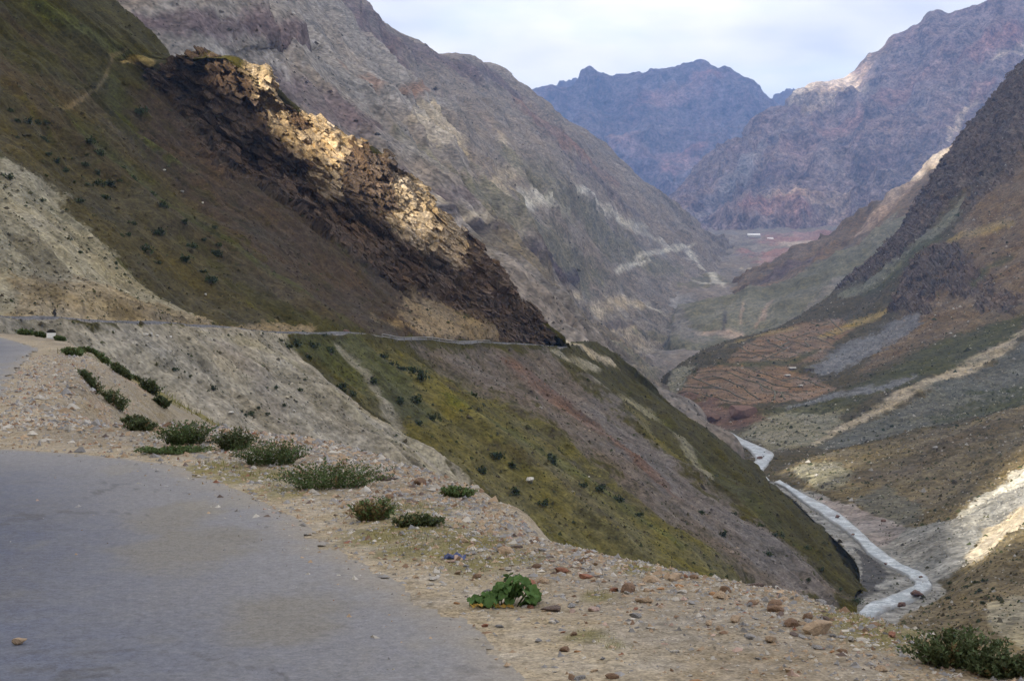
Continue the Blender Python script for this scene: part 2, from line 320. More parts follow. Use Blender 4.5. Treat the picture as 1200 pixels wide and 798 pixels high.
  ('p','black_mud',3.1,0.9,[(17,112),(38,98),(23,84),(4,76),(0,88)]),
  ('p','olive_brown',8.0,1,[(56,216),(115,207),(191,193),(260,187),(328,131),(230,75),(198,113),(125,106),(81,127),(74,160)]),
  ('l','brown',7.5,0.6,[(101,177),(144,166),(207,167),(231,165)]),
  ('p','tan_grey',4.5,0.9,[(75,204),(116,185),(98,170),(73,176)]),
  ('p','dark_scree',3.6,0.7,[(85,165),(118,162),(116,139),(83,129),(76,155)]),
  ('p','white_scree',4.7,0.95,[(126,109),(201,123),(268,117),(256,103),(191,99),(127,97)]),  # whitened where the sun patch falls, sunlight put into the soil colour
  ('p','grey_gravel',3.9,0.95,[(35,105),(79,123),(123,104),(195,105),(241,93),(218,64),(178,80),(128,86),(92,77),(56,71),(43,94)]),
  ('p','pink_gravel',2.7,1,[(60,178),(80,163),(80,129),(60,110),(33,112),(54,148),(50,163)]),
  ('p','tan_far',3.2,0.9,[(95,80),(140,85),(179,81),(224,69),(204,54),(163,68),(94,69)]),  # soil brightened along the lower side of the sun patch
  ('p','olive_brown',2.9,1,[(51,46),(68,71),(108,69),(160,66),(243,51),(218,0),(111,0),(46,0)]),
  ('p','tan_pale',2.0,0.9,[(106,39),(131,30),(145,14),(116,7),(104,21)]),
  ('p','dark_scree',6.2,0.9,[(111,229),(150,245),(199,255),(265,261),(318,255),(282,164),(271,201),(196,208)]),
  ('p','green',5.3,0.8,[(200,234),(233,237),(277,234),(263,181),(234,213)]),
  ('p','tan_grey',6.0,0.9,[(45,275),(87,297),(124,286),(139,267),(111,234),(69,241)]),
  ('p','green',5.3,0.8,[(91,298),(133,291),(224,292),(287,288),(271,271),(199,262),(139,267)]),
  ('l','tan_far',4.7,0.65,[(111,237),(137,246),(162,252),(199,258),(236,264),(273,267)]),
  ('l','bluegrey_scree',4.1,0.9,[(111,291),(138,289),(167,275),(191,273)]),
  ('p','slope_brown',4.2,0.8,[(215,335),(264,315),(300,300),(344,286),(321,263),(276,277),(224,292),(164,305)]),
  ('p','bluegrey_scree',3.6,0.9,[(137,340),(173,347),(206,337),(234,316),(209,313),(173,317),(143,328)]),
  ('p','field',2.2,1,[(65,358),(75,365),(85,369),(99,363),(120,379),(133,388),(185,370),(187,356),(150,344),(129,342),(152,299),(131,294),(94,313),(74,346)]),
  ('l','green',2.4,0.9,[(99,363),(115,354),(134,348),(153,350)]),
  ('l','straw',3.1,0.7,[(98,386),(122,389),(154,376)]),
  ('l','straw',3.7,0.8,[(162,359),(190,360),(213,345)]),
  ('p','redbrown',4.4,0.9,[(53,366),(66,357),(88,323),(92,285),(67,291),(36,312),(38,345)]),
  ('p','tan_grey',2.7,0.9,[(46,372),(70,383),(80,374),(71,363),(50,362)]),
  ('p','crag_purple',2.7,1,[(213,345),(241,351),(262,348),(279,326),(282,317),(284,299),(266,303),(254,314),(232,314)]),
  ('p','crag_purple',2.4,0.9,[(266,303),(282,294),(285,286),(275,282),(261,292)]),
  ('p','crag_purple',5.9,1,[(400,390),(400,404),(370,402),(335,405),(298,406),(262,402),(192,403),(238,374),(270,349),(294,345),(346,327),(400,314)]),
  ('p','slope_brown',2.7,0.9,[(283,332),(307,331),(342,325),(397,312),(329,273),(291,291),(281,305),(279,324)]),
  ('l','crag_purple',7.4,0.8,[(291,340),(316,331),(354,326)]),
  ('l','greygreen',5.1,0.9,[(190,389),(235,371),(268,345),(299,340)]),
  ('l','green',4.2,0.8,[(209,377),(245,356),(273,339)]),
  ('l','straw',1.7,0.8,[(275,331),(290,323),(308,313)]),
  ('l','green',1.7,0.8,[(271,308),(284,308),(296,304)]),
 ]),
 'grass_spur': dict(rows=[22, 27, 29, 33, 40], cols=[40, 40, 48, 55, 78], base='green_grey', net=[[[244,2400,-118],[292,2300,-116],[353,2250,-115],[423,2200,-107],[519,2250,-74],[674,2350,-23]],[[244,2550,-58],[292,2450,-56],[353,2400,-55],[423,2350,-47],[519,2400,-14],[674,2500,37]],[[281,2700,-32],[325,2650,-19],[393,2650,-16],[470,2600,-1],[573,2650,39],[727,2700,108]],[[323,2900,2],[366,2880,18],[436,2900,33],[538,2920,58],[642,2950,106],[808,3000,204]],[[363,3250,-88],[406,3230,-72],[476,3250,-57],[578,3270,-32],[682,3300,16],[848,3350,114]],[[423,3750,-288],[466,3730,-272],[536,3750,-257],[638,3770,-232],[742,3800,-184],[908,3850,-86]]], zones=[
  ('l','far_green',7.0,0.8,[(65,47),(69,106),(63,175)]),
  ('p','tan_grey',3.2,0.9,[(56,54),(63,83),(61,119),(35,117),(29,89),(33,64)]),
  ('l','far_tan',2.5,0.9,[(61,111),(45,106),(34,101)]),
  ('l','far_tan',1.7,0.8,[(58,85),(42,85)]),
  ('l','dark_rock',2.4,0.6,[(55,67),(31,70)]),
  ('l','grey',4.7,0.7,[(29,131),(46,170),(51,195)]),
  ('l','far_tan',3.4,0.9,[(31,43),(33,64),(29,89)]),
  ('p','grey',5.3,0.8,[(24,0),(71,6),(42,36),(25,56)]),
 ]),
 'sunlit_ridge': dict(rows=[26, 28, 31, 33, 52], cols=[43, 36, 42, 39, 30, 51], base='slope_brown', net=[[[415,3400,-72],[447,3200,-61],[526,3100,-60],[617,3000,-20],[724,3000,34],[796,3000,55],[988,3100,115]],[[445,3600,18],[477,3400,29],[556,3300,30],[647,3200,70],[754,3200,124],[826,3200,145],[1018,3300,205]],[[488,3700,29],[521,3500,49],[619,3500,84],[750,3500,143],[874,3500,222],[962,3500,261],[1170,3600,345]],[[533,3800,42],[574,3650,71],[695,3750,130],[864,3850,213],[1017,3900,328],[1133,3950,409],[1344,4000,521]],[[653,4150,-78],[694,4000,-49],[815,4100,10],[984,4200,93],[1137,4250,208],[1253,4300,289],[1464,4350,401]],[[853,4850,-478],[894,4700,-449],[1015,4800,-390],[1184,4900,-307],[1337,4950,-192],[1453,5000,-111],[1664,5050,1]]], zones=[
  ('l','green_grey',5.4,0.8,[(27,107),(34,139),(49,167)]),
  ('l','far_dark',7.5,0.7,[(40,62),(48,91),(43,113)]),
  ('l','pale_crest',11.3,0.9,[(79,149),(80,165),(77,192)]),
  ('l','far_tan',3.6,0.8,[(62,129),(64,152),(67,176)]),
  ('l','far_dark',6.1,0.6,[(27,121),(38,149)]),
 ]),
 'valley_floor': dict(rows=[22, 22, 24, 22, 23, 23, 20, 16, 12, 16, 21], cols=[35, 24, 21, 21, 21, 21, 21, 32, 35], base='grey_brown', net=[[[75,1912,-158],[175,1928,-158],[239,1938,-159],[290,1946,-159],[342,1954,-160],[394,1962,-160],[447,1970,-160],[499,1978,-161],[593,1992,-161],[701,2008,-162]],[[75,2212,-98],[175,2228,-98],[239,2238,-99],[290,2246,-99],[342,2254,-100],[394,2262,-100],[447,2270,-100],[499,2278,-101],[593,2292,-101],[701,2308,-102]],[[86,2562,-59],[203,2578,-59],[276,2588,-59],[336,2596,-59],[395,2604,-60],[455,2612,-60],[515,2620,-60],[576,2628,-60],[683,2642,-61],[807,2658,-61]],[[102,3012,-8],[238,3028,-8],[324,3038,-8],[394,3046,-8],[463,3054,-8],[533,3062,-9],[604,3070,-9],[674,3078,-9],[799,3092,-9],[943,3108,-9]],[[117,3462,61],[273,3478,52],[372,3488,46],[452,3496,41],[531,3504,42],[611,3512,46],[692,3520,51],[773,3528,56],[915,3542,65],[1079,3558,74]],[[135,4012,118],[317,4028,107],[431,4038,101],[522,4046,95],[614,4054,96],[707,4062,101],[800,4070,107],[893,4078,113],[1057,4092,123],[1245,4108,134]],[[157,4662,181],[368,4678,169],[500,4688,161],[606,4696,155],[713,4704,155],[820,4712,162],[927,4720,169],[1035,4728,175],[1224,4742,187],[1442,4758,200]],[[177,5262,242],[415,5278,229],[564,5288,220],[684,5296,213],[804,5304,214],[924,5312,221],[1045,5320,229],[1166,5328,236],[1379,5342,249],[1623,5358,264]],[[194,5762,297],[454,5778,282],[617,5788,273],[748,5796,266],[879,5804,266],[1011,5812,274],[1143,5820,283],[1275,5828,291],[1508,5842,305],[1775,5858,322]],[[206,6112,331],[481,6128,315],[654,6138,305],[793,6146,297],[932,6154,298],[1072,6162,306],[1212,6170,315],[1352,6178,324],[1598,6192,339],[1881,6208,357]],[[224,6662,381],[524,6678,364],[713,6688,353],[864,6696,344],[1016,6704,345],[1167,6712,354],[1319,6720,364],[1472,6728,373],[1740,6742,390],[2047,6758,409]],[[254,7562,466],[595,7578,446],[809,7588,434],[980,7596,424],[1152,7604,425],[1324,7612,436],[1496,7620,446],[1669,7628,457],[1972,7642,476],[2319,7658,497]]], zones=[
  ('p','grey',4.4,0.9,[(80,9),(82,35),(72,75),(54,85),(27,61),(27,36),(51,17)]),
  ('p','bluegrey',3.7,0.9,[(79,45),(84,64),(69,80),(61,64),(64,52)]),
  ('p','far_green',3.7,0.8,[(117,37),(129,64),(105,90),(94,106),(84,64),(89,35)]),
  ('p','tan_far',2.3,0.9,[(58,77),(59,90),(54,101),(50,90),(52,77)]),
  ('l','white_scree',2.3,0.9,[(124,75),(105,83),(90,89)]),
  ('p','far_red',5.0,0.9,[(146,90),(149,127),(138,148),(100,138),(98,117),(124,106)]),
  ('l','tan_far',3.1,0.9,[(114,101),(108,109),(100,117)]),
  ('l','far_dark',3.6,0.8,[(145,72),(134,85),(130,90)]),
  ('p','far_red',4.8,0.9,[(173,106),(171,164),(144,159),(154,117)]),
  ('l','pale_crest',3.6,0.9,[(156,123),(152,138),(160,156)]),
  ('l','bluegrey',4.5,0.8,[(154,80),(139,90),(134,111)]),
  ('l','white_scree',1.4,0.9,[(98,69),(92,90)]),
 ]),
 'far_right_mountain': dict(rows=[30, 31, 35, 38, 30, 22, 36, 67], cols=[27, 36, 28, 21, 25, 25, 22, 26, 23, 42, 45], base='far_purple', net=[[[496,6500,228],[704,6300,234],[912,6200,230],[1050,6150,231],[1185,6100,233],[1343,6000,235],[1496,5900,241],[1643,5800,250],[1851,5700,272],[2053,5700,295],[2456,5700,346],[2894,5700,379]],[[496,6800,288],[704,6600,294],[912,6500,290],[1050,6450,291],[1185,6400,293],[1343,6300,295],[1496,6200,301],[1643,6100,310],[1851,6000,332],[2053,6000,355],[2456,6000,406],[2894,6000,439]],[[510,6870,310],[712,6723,343],[941,6710,389],[1104,6713,427],[1250,6689,447],[1428,6624,464],[1596,6551,499],[1749,6468,527],[1966,6377,553],[2170,6368,573],[2591,6351,597],[3045,6333,588]],[[525,6960,335],[725,6879,397],[978,6979,501],[1173,7049,585],[1332,7059,627],[1535,7039,665],[1722,6998,734],[1883,6938,787],[2113,6858,819],[2319,6838,835],[2763,6798,827],[3239,6758,767]],[[543,7065,363],[739,7064,459],[1023,7296,634],[1254,7445,773],[1430,7495,844],[1661,7528,909],[1871,7527,1025],[2043,7493,1110],[2286,7427,1151],[2495,7393,1160],[2966,7327,1111],[3468,7261,986]],[[556,7145,383],[750,7204,506],[1056,7536,737],[1316,7745,921],[1504,7824,1016],[1758,7897,1104],[1986,7927,1258],[2164,7913,1370],[2417,7856,1418],[2628,7813,1422],[3118,7727,1338],[3641,7640,1160]],[[565,7200,398],[757,7300,538],[1079,7700,808],[1358,7950,1026],[1555,8050,1137],[1825,8150,1242],[2065,8200,1424],[2247,8200,1556],[2507,8150,1610],[2718,8100,1609],[3222,8000,1501],[3758,7900,1284]],[[665,7700,248],[857,7800,388],[1179,8200,658],[1458,8450,876],[1655,8550,987],[1925,8650,1092],[2165,8700,1274],[2347,8700,1406],[2607,8650,1460],[2818,8600,1459],[3322,8500,1351],[3858,8400,1134]],[[865,8900,-352],[1057,9000,-212],[1379,9400,58],[1658,9650,276],[1855,9750,387],[2125,9850,492],[2365,9900,674],[2547,9900,806],[2807,9850,860],[3018,9800,859],[3522,9700,751],[4058,9600,534]]], zones=[
  ('l','pale_crest',8.8,0.9,[(177,102),(192,114),(192,137)]),
  ('l','far_tan',7.2,0.6,[(179,142),(196,168)]),
  ('p','pale_crest',5.6,0.6,[(193,104),(192,137),(164,143),(161,127),(162,113)]),
  ('l','far_tan',7.6,0.6,[(57,95),(56,126),(61,150)]),
  ('l','far_grey',12.8,0.7,[(91,33),(99,63),(129,91)]),
  ('l','far_dark',9.3,0.6,[(152,90),(116,131),(122,166)]),
  ('l','far_red',5.1,0.7,[(144,202),(148,219),(154,236)]),
  ('l','pale_crest',2.1,0.8,[(139,217),(144,228),(151,236)]),
  ('l','pale_crest',1.0,1,[(86,195),(98,197),(109,201),(117,207),(125,211)]),
  ('l','far_red',4.5,0.7,[(119,206),(126,216)]),
  ('l','far_dark',11.6,0.6,[(105,45),(89,82),(83,114)]),
  ('l','far_red',8.4,0.5,[(47,78),(46,122)]),
  ('l','far_dark',9.0,0.6,[(86,143),(79,173),(93,190)]),
  ('l','far_red',8.5,0.5,[(147,121),(141,160),(149,189)]),
 ]),
 'far_blue_mountain': dict(rows=[13, 34, 33, 31, 21, 15, 25, 48], cols=[27, 29, 17, 14, 10, 10, 10, 17, 21, 17, 16, 17, 16, 18, 31], base='blue_rock', net=[[[-431,9400,469],[-162,9400,469],[145,9400,469],[280,9400,469],[409,9400,469],[485,9400,469],[560,9400,469],[646,9400,469],[808,9400,469],[1023,9400,469],[1196,9400,469],[1346,9400,469],[1508,9400,469],[1643,9400,469],[1804,9400,469],[2154,9400,469]],[[-431,9600,529],[-162,9600,529],[145,9600,529],[280,9600,529],[409,9600,529],[485,9600,529],[560,9600,529],[646,9600,529],[808,9600,529],[1023,9600,529],[1196,9600,529],[1346,9600,529],[1508,9600,529],[1643,9600,529],[1804,9600,529],[2154,9600,529]],[[-461,10275,670],[-173,10275,728],[156,10300,774],[301,10325,801],[440,10325,815],[521,10325,832],[602,10325,818],[695,10325,814],[869,10338,822],[1103,10350,829],[1288,10350,836],[1449,10338,825],[1621,10325,802],[1762,10300,783],[1935,10300,758],[2311,10300,715]],[[-491,10950,824],[-184,10950,947],[166,11000,1047],[322,11050,1104],[471,11050,1135],[557,11050,1172],[644,11050,1141],[743,11050,1132],[931,11075,1150],[1182,11100,1165],[1381,11100,1180],[1552,11075,1156],[1734,11050,1107],[1880,11000,1065],[2066,11000,1013],[2467,11000,920]],[[-521,11625,992],[-195,11625,1187],[177,11700,1347],[343,11775,1439],[501,11775,1489],[594,11775,1548],[686,11775,1499],[791,11775,1484],[992,11812,1513],[1261,11850,1538],[1473,11850,1563],[1654,11812,1523],[1847,11775,1444],[1999,11700,1376],[2196,11700,1293],[2623,11700,1146]],[[-539,12030,1099],[-202,12030,1341],[183,12120,1540],[356,12210,1656],[520,12210,1717],[615,12210,1791],[711,12210,1730],[820,12210,1711],[1029,12255,1748],[1308,12300,1779],[1529,12300,1810],[1715,12255,1761],[1914,12210,1662],[2070,12120,1577],[2274,12120,1473],[2717,12120,1291]],[[-552,12300,1174],[-207,12300,1448],[187,12400,1675],[364,12500,1807],[532,12500,1877],[630,12500,1960],[728,12500,1891],[840,12500,1870],[1054,12550,1912],[1340,12600,1948],[1566,12600,1983],[1756,12550,1926],[1960,12500,1814],[2118,12400,1716],[2327,12400,1599],[2779,12400,1391]],[[-552,12900,974],[-207,12900,1248],[187,13000,1475],[364,13100,1607],[532,13100,1677],[630,13100,1760],[728,13100,1691],[840,13100,1670],[1054,13150,1712],[1340,13200,1748],[1566,13200,1783],[1756,13150,1726],[1960,13100,1614],[2118,13000,1516],[2327,13000,1399],[2779,13000,1191]],[[-552,14400,174],[-207,14400,448],[187,14500,675],[364,14600,807],[532,14600,877],[630,14600,960],[728,14600,891],[840,14600,870],[1054,14650,912],[1340,14700,948],[1566,14700,983],[1756,14650,926],[1960,14600,814],[2118,14500,716],[2327,14500,599],[2779,14500,391]]], zones=[
  ('l','far_red',9.1,0.6,[(90,104),(68,139),(59,160)]),
  ('l','far_red',7.6,0.6,[(113,128),(124,160),(136,182)]),
  ('l','far_red',8.7,0.6,[(49,150),(66,171)]),
  ('l','far_grey',6.0,0.6,[(157,78),(161,99)]),
  ('l','far_dark',9.2,0.6,[(134,97),(115,123),(104,139)]),
 ]),
 'farthest_ridge': dict(rows=[13, 13, 12, 21], cols=[30, 13, 13, 10, 12, 32, 42, 17, 15, 17, 11, 21, 29], base='blue_rock', net=[[[-305,13600,993],[153,13600,993],[305,13600,993],[442,13600,993],[549,13600,993],[686,13600,993],[1220,13600,993],[1983,13600,993],[2212,13600,993],[2402,13600,993],[2631,13600,993],[2761,13600,993],[3051,13600,993],[3508,13600,993]],[[-318,14200,1354],[159,14200,1466],[318,14200,1505],[461,14200,1561],[573,14200,1565],[716,14200,1533],[1273,14200,1493],[2069,14200,1466],[2308,14200,1482],[2507,14200,1497],[2745,14200,1525],[2880,14200,1505],[3183,14200,1454],[3661,14200,1394]],[[-332,14800,1743],[166,14800,1974],[331,14800,2057],[481,14800,2172],[597,14800,2180],[746,14800,2114],[1326,14800,2032],[2155,14800,1974],[2404,14800,2007],[2611,14800,2040],[2859,14800,2098],[3000,14800,2057],[3315,14800,1949],[3813,14800,1825]],[[-332,15500,1443],[166,15500,1674],[331,15500,1757],[481,15500,1872],[597,15500,1880],[746,15500,1814],[1326,15500,1732],[2155,15500,1674],[2404,15500,1707],[2611,15500,1740],[2859,15500,1798],[3000,15500,1757],[3315,15500,1649],[3813,15500,1525]],[[-332,17000,543],[166,17000,774],[331,17000,857],[481,17000,972],[597,17000,980],[746,17000,914],[1326,17000,832],[2155,17000,774],[2404,17000,807],[2611,17000,840],[2859,17000,898],[3000,17000,857],[3315,17000,749],[3813,17000,625]]], zones=[
 ]),
}
# ground colours (linear albedo), rockiness, stone and scrub speckle
SOILS = {
 'grass': ((0.039, 0.034, 0.008), 0.15, 0.5),
 'green': ((0.042, 0.043, 0.01), 0.1, 0.4),
 'green_bright': ((0.062, 0.066, 0.018), 0.1, 0.4),
 'grass_yellow': ((0.09, 0.078, 0.024), 0.1, 0.6),
 'olive': ((0.054, 0.043, 0.019), 0.2, 0.6),
 'olive_brown': ((0.109, 0.086, 0.046), 0.25, 0.7),
 'brown': ((0.052, 0.038, 0.02), 0.3, 0.7),
 'brown_scree': ((0.048, 0.034, 0.023), 0.5, 0.7),
 'darkgreen': ((0.049, 0.052, 0.018), 0.2, 0.8),
 'tan_pale': ((0.206, 0.185, 0.127), 0.25, 0.5),
 'tan': ((0.268, 0.213, 0.136), 0.35, 0.5),
 'tan_ochre': ((0.206, 0.153, 0.086), 0.5, 0.5),
 'tan_scree': ((0.22, 0.199, 0.156), 0.3, 0.6),
 'grey_scree': ((0.109, 0.095, 0.086), 0.4, 0.8),
 'purple_scree': ((0.109, 0.088, 0.07), 0.4, 0.8),
 'red_scree': ((0.109, 0.062, 0.04), 0.4, 0.7),
 'grey': ((0.165, 0.147, 0.125), 0.3, 0.6),
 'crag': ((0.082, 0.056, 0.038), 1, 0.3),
 'crag_sunlit': ((0.32, 0.243, 0.153), 1, 0.2),  # paler crag rock: sunlight on the crest put into the colour
 'straw': ((0.206, 0.153, 0.056), 0.05, 0.2),
 'path': ((0.165, 0.125, 0.07), 0.1, 0.1),
 'grey_brown': ((0.165, 0.141, 0.117), 0.4, 0.5),
 'bluegrey': ((0.192, 0.178, 0.162), 0.35, 0.4),
 'purple_rock': ((0.104, 0.078, 0.08), 0.55, 0.4),
 'rust': ((0.185, 0.104, 0.066), 0.3, 0.3),
 'dark_rock': ((0.056, 0.046, 0.049), 0.9, 0.4),
 'white_scree': ((0.369, 0.349, 0.293), 0.2, 0.3),
 'green_grey': ((0.125, 0.117, 0.078), 0.2, 0.5),
 'tan_far': ((0.359, 0.302, 0.213), 0.3, 0.3),
 'grey_gravel': ((0.178, 0.175, 0.162), 0.3, 0.6),
 'pink_gravel': ((0.199, 0.172, 0.156), 0.15, 0.4),
 'dark_scree': ((0.086, 0.086, 0.07), 0.35, 0.8),
 'tan_grey': ((0.165, 0.153, 0.104), 0.35, 0.6),
 'field': ((0.147, 0.095, 0.056), 0.05, 0.3),
 'redbrown': ((0.114, 0.066, 0.046), 0.5, 0.5),
 'bluegrey_scree': ((0.125, 0.125, 0.13), 0.35, 0.6),
 'crag_purple': ((0.095, 0.07, 0.052), 1, 0.3),
 'slope_brown': ((0.125, 0.086, 0.049), 0.35, 0.8),
 'greygreen': ((0.125, 0.125, 0.09), 0.3, 0.5),
 'far_purple': ((0.172, 0.13, 0.122), 0.7, 0.3),
 'far_tan': ((0.311, 0.228, 0.165), 0.4, 0.3),
 'far_grey': ((0.185, 0.178, 0.185), 0.4, 0.3),
 'far_red': ((0.251, 0.141, 0.119), 0.5, 0.3),
 'far_dark': ((0.078, 0.062, 0.07), 0.9, 0.3),
 'pale_crest': ((0.349, 0.285, 0.22), 0.6, 0.2),
 'blue_rock': ((0.119, 0.095, 0.104), 0.8, 0.3),
 'far_green': ((0.119, 0.109, 0.066), 0.2, 0.4),
 'black_mud': ((0.035, 0.033, 0.033), 0.3, 0.4),
}
HILL_SHRUBS = [(393,203,1.86),(387,202,1.85),(385,205,1.86),(386,213,1.88),(384,217,1.9),(378,194,1.81),(376,207,1.85),(377,212,1.87),(366,201,1.82),(362,202,1.82),(357,204,1.82),(365,217,1.87),(368,228,1.91),(364,223,1.89),(359,218,1.87),(349,202,1.81),(353,219,1.87),(347,215,1.85),(346,208,1.82),(346,220,1.86),(346,225,1.88),(362,228,1.91),(337,209,1.81),(348,181,1.73),(330,184,1.72),(318,205,1.78),(311,196,1.74),(312,214,1.8),(311,216,1.8),(313,231,1.86),(303,226,1.83),(302,229,1.84),(295,221,1.8),(304,235,1.86),(315,255,1.94),(300,239,1.87),(296,236,1.85),(309,190,1.71),(301,198,1.73),(292,196,1.71),(293,213,1.77),(286,218,1.78),(278,215,1.76),(349,240,1.93),(335,236,1.9),(323,228,1.86),(399,311,2.19),(362,250,1.98),(180,250,2.26),(177,252,2.27),(174,253,2.28),(169,252,2.26),(160,230,2.15),(162,240,2.19),(148,224,2.1),(151,235,2.15),(141,208,2.03),(169,209,2.06),(163,201,2.03),(171,229,2.15),(165,211,2.07),(161,268,2.34),(185,254,2.29),(193,200,1.81),(189,200,1.81),(186,209,1.84),(191,209,1.85),(198,229,1.93),(190,217,1.88),(188,224,1.91),(160,113,0.84),(158,119,0.85),(150,123,0.85),(150,127,0.86),(139,125,0.85),(139,128,0.86),(142,134,0.87),(144,138,0.88),(140,138,0.88),(145,149,0.9),(156,156,0.92),(157,153,0.91),(155,167,0.94),(166,200,1.01),(127,231,2.09),(131,242,2.14),(128,245,2.15),(129,266,2.26),(109,241,2.09),(116,265,2.22),(116,273,2.27),(84,223,1.99),(103,279,2.27),(115,234,2.08),(111,277,2.28),(80,362,1.93),(94,357,1.93),(71,362,1.91),(58,377,1.94),(12,374,1.85),(0,366,1.8),(0,360,1.78),(32,378,1.89),(39,341,1.79),(110,395,2.14),(68,340,1.83),(103,330,1.84),(90,326,1.81),(47,391,1.96),(346,155,2.82),(331,163,0.94),(297,144,0.88),(290,146,0.88),(297,158,0.91),(288,166,0.92),(273,160,0.89),(302,151,0.9),(340,150,0.92),(327,156,0.93),(326,163,0.94)]
FAR_SHRUBS = [(99,52,1.72),(104,44,1.67),(105,36,1.62),(68,69,1.51),(110,47,1.42),(80,49,1.41),(116,33,1.62),(91,53,1.43),(114,41,1.39),(175,322,2.65),(171,231,2.51),(218,189,2.21),(216,184,2.17),(218,182,2.15),(133,243,1.9),(115,252,2.25),(103,248,1.88),(178,233,2.23),(225,181,1.62),(172,295,2.38),(240,339,3.21),(288,316,3.12),(290,310,3.03),(299,309,3.05),(282,317,3.11),(168,226,1.84),(260,226,2.65),(107,312,2.27)]
SCREE_BOULDERS = [(192,124,1.33),(192,127,1.72),(192,130,1.15),(192,137,0.98),(181,126,0.95),(177,108,0.73),(181,123,0.57),(142,151,1.21),(130,111,1.28),(120,245,3.32),(113,257,1.21),(125,279,1.29),(158,306,1.43),(273,208,1.48),(363,280,1.78),(349,277,1.47),(339,278,1.17),(391,394,1.29)]
ROAD_ROWS = (200, 212)
RIDER_COL = 92
WALL_COLS = (267, 343)
ROAD_COLS = (21, 409)
ROAD_BOULDER_COL = 256
RIVERS = [
 ([(146.9, 855.3), (149.7, 830.9), (146.8, 755.5), (146.9, 695.3), (145.2, 644.1), (142.3, 608.2), (143.0, 581.8), (144.9, 561.2), (143.8, 547.1), (135.5, 530.5), (125.2, 516.3), (116.9, 502.9), (103.3, 475.5)],
  [(154.0, 868.0), (154.3, 815.4), (157.1, 779.0), (158.4, 730.2), (154.5, 668.7), (151.6, 625.6), (151.9, 585.7), (153.8, 561.2), (151.1, 540.3), (143.1, 521.0), (132.4, 505.8), (122.0, 491.6), (106.5, 460.4)]),
 ([(158.4, 1309.6), (160.0, 1210.0), (163.3, 1124.6), (163.2, 1050.4), (156.4, 985.3), (144.4, 942.8), (140.0, 894.6), (139.0, 851.1)],
  [(167.0, 1290.3), (174.0, 1227.0), (175.5, 1146.7), (177.8, 1089.6), (181.2, 1031.8), (167.8, 974.3), (154.3, 922.9), (149.1, 868.0)]),
 ([(238.1, 2582.7), (236.4, 2473.5), (217.2, 2195.0), (209.9, 2018.2)],
  [(265.3, 2744.2), (278.7, 2582.7), (241.0, 2280.6), (223.9, 2041.7)]),
]
RIVER_BOULDERS = [(138.0, 517.3, -96.5, 4.2), (128.5, 499.4, -96.5, 3.6), (152.6, 710.9, -96.7, 2.4), (148.2, 657.3, -96.7, 1.8), (144.0, 583.1, -96.8, 1.6), (149.5, 553.5, -96.8, 1.6), (170.4, 695.3, -96.5, 3.0), (161.4, 988.9, -96.7, 4.0)]
FIELD_WALLS = [[(79,368),(90,362),(96,359)],[(78,365),(83,352),(88,345),(92,332)],[(70,362),(77,355),(83,352)],[(79,361),(87,359),(89,358)],[(83,358),(91,354)],[(88,359),(92,352),(96,344),(99,324)],[(66,360),(73,353),(79,344),(87,332)],[(96,358),(100,349),(106,342),(110,330),(121,310)],[(100,358),(106,348),(111,341),(119,329),(126,325)],[(109,352),(117,341),(122,335)],[(104,335),(113,325),(134,310)],[(110,330),(108,311)],[(113,325),(115,308)],[(112,377),(117,366),(121,359)],[(107,372),(115,367),(122,363),(128,358)],[(107,368),(115,360)],[(119,377),(127,367),(135,361),(144,363)],[(132,374),(133,368),(136,358),(142,352)],[(138,374),(141,366),(146,361),(150,354)],[(117,356),(127,357),(136,358),(144,361)],[(124,356),(133,351),(138,351)],[(142,375),(148,366),(160,367)],[(115,360),(118,361),(122,357)],[(156,363),(161,357),(164,351)],[(164,364),(169,353)],[(169,364),(173,357)],[(164,375),(170,370),(177,370)],[(178,373),(179,365),(179,358)],[(151,359),(151,354)],[(79,371),(70,362),(66,360)],[(118,339),(127,337),(134,325)],[(77,355),(87,347)],[(127,337),(144,307)],[(106,348),(111,343)],[(106,342),(104,335)]]
FIELD_HUTS = [(137, 337, 9), (129, 343, 7), (123, 340, 5), (126, 325, 4)]
RED_OUTCROPS = [(82, 305, 17), (65, 328, 11)]
BARRACKS = [(171, 108), (168, 118)]
NEAR_BUSHES = [('a',-4.255,19.739,0.69,0.38),('b',-4.116,18.513,0.78,0.12),('c',-3.454,18.885,0.45,0.32),('d',-2.75,17.325,0.74,0.35),('e',-1.799,15.072,0.95,0.34),('f',-1.172,12.685,0.34,0.24),('g',-0.759,12.244,0.32,0.12),('h',-0.52,14.42,0.28,0.13),('i',2.226,7.612,0.42,0.24),('j',-10.954,39.433,0.49,0.4),('k',-9.867,37.644,0.59,0.47),('l',-5.458,21.949,0.3,0.2),('m',-15.973,55.184,0.68,0.34),('n',-16.515,60.957,0.68,0.38),('o',-13.325,51.301,0.43,0.35),('p',-13.687,53.739,0.42,0.3),('q',-13.719,57.806,0.71,0.65),('r',-11.047,47.903,0.43,0.38),('s',-5.22,21.327,0.36,0.19),('t',-14.816,59.888,0.27,0.2),('u',-14.853,58.708,0.2,0.16),('v',2.399,7.429,0.25,0.14),('w',-23.881,80.183,0.45,0.23),('x',-17.092,60.822,0.48,0.21),('y',-30.447,95.065,0.85,0.37),('z',-28.149,90.752,0.61,0.31)]
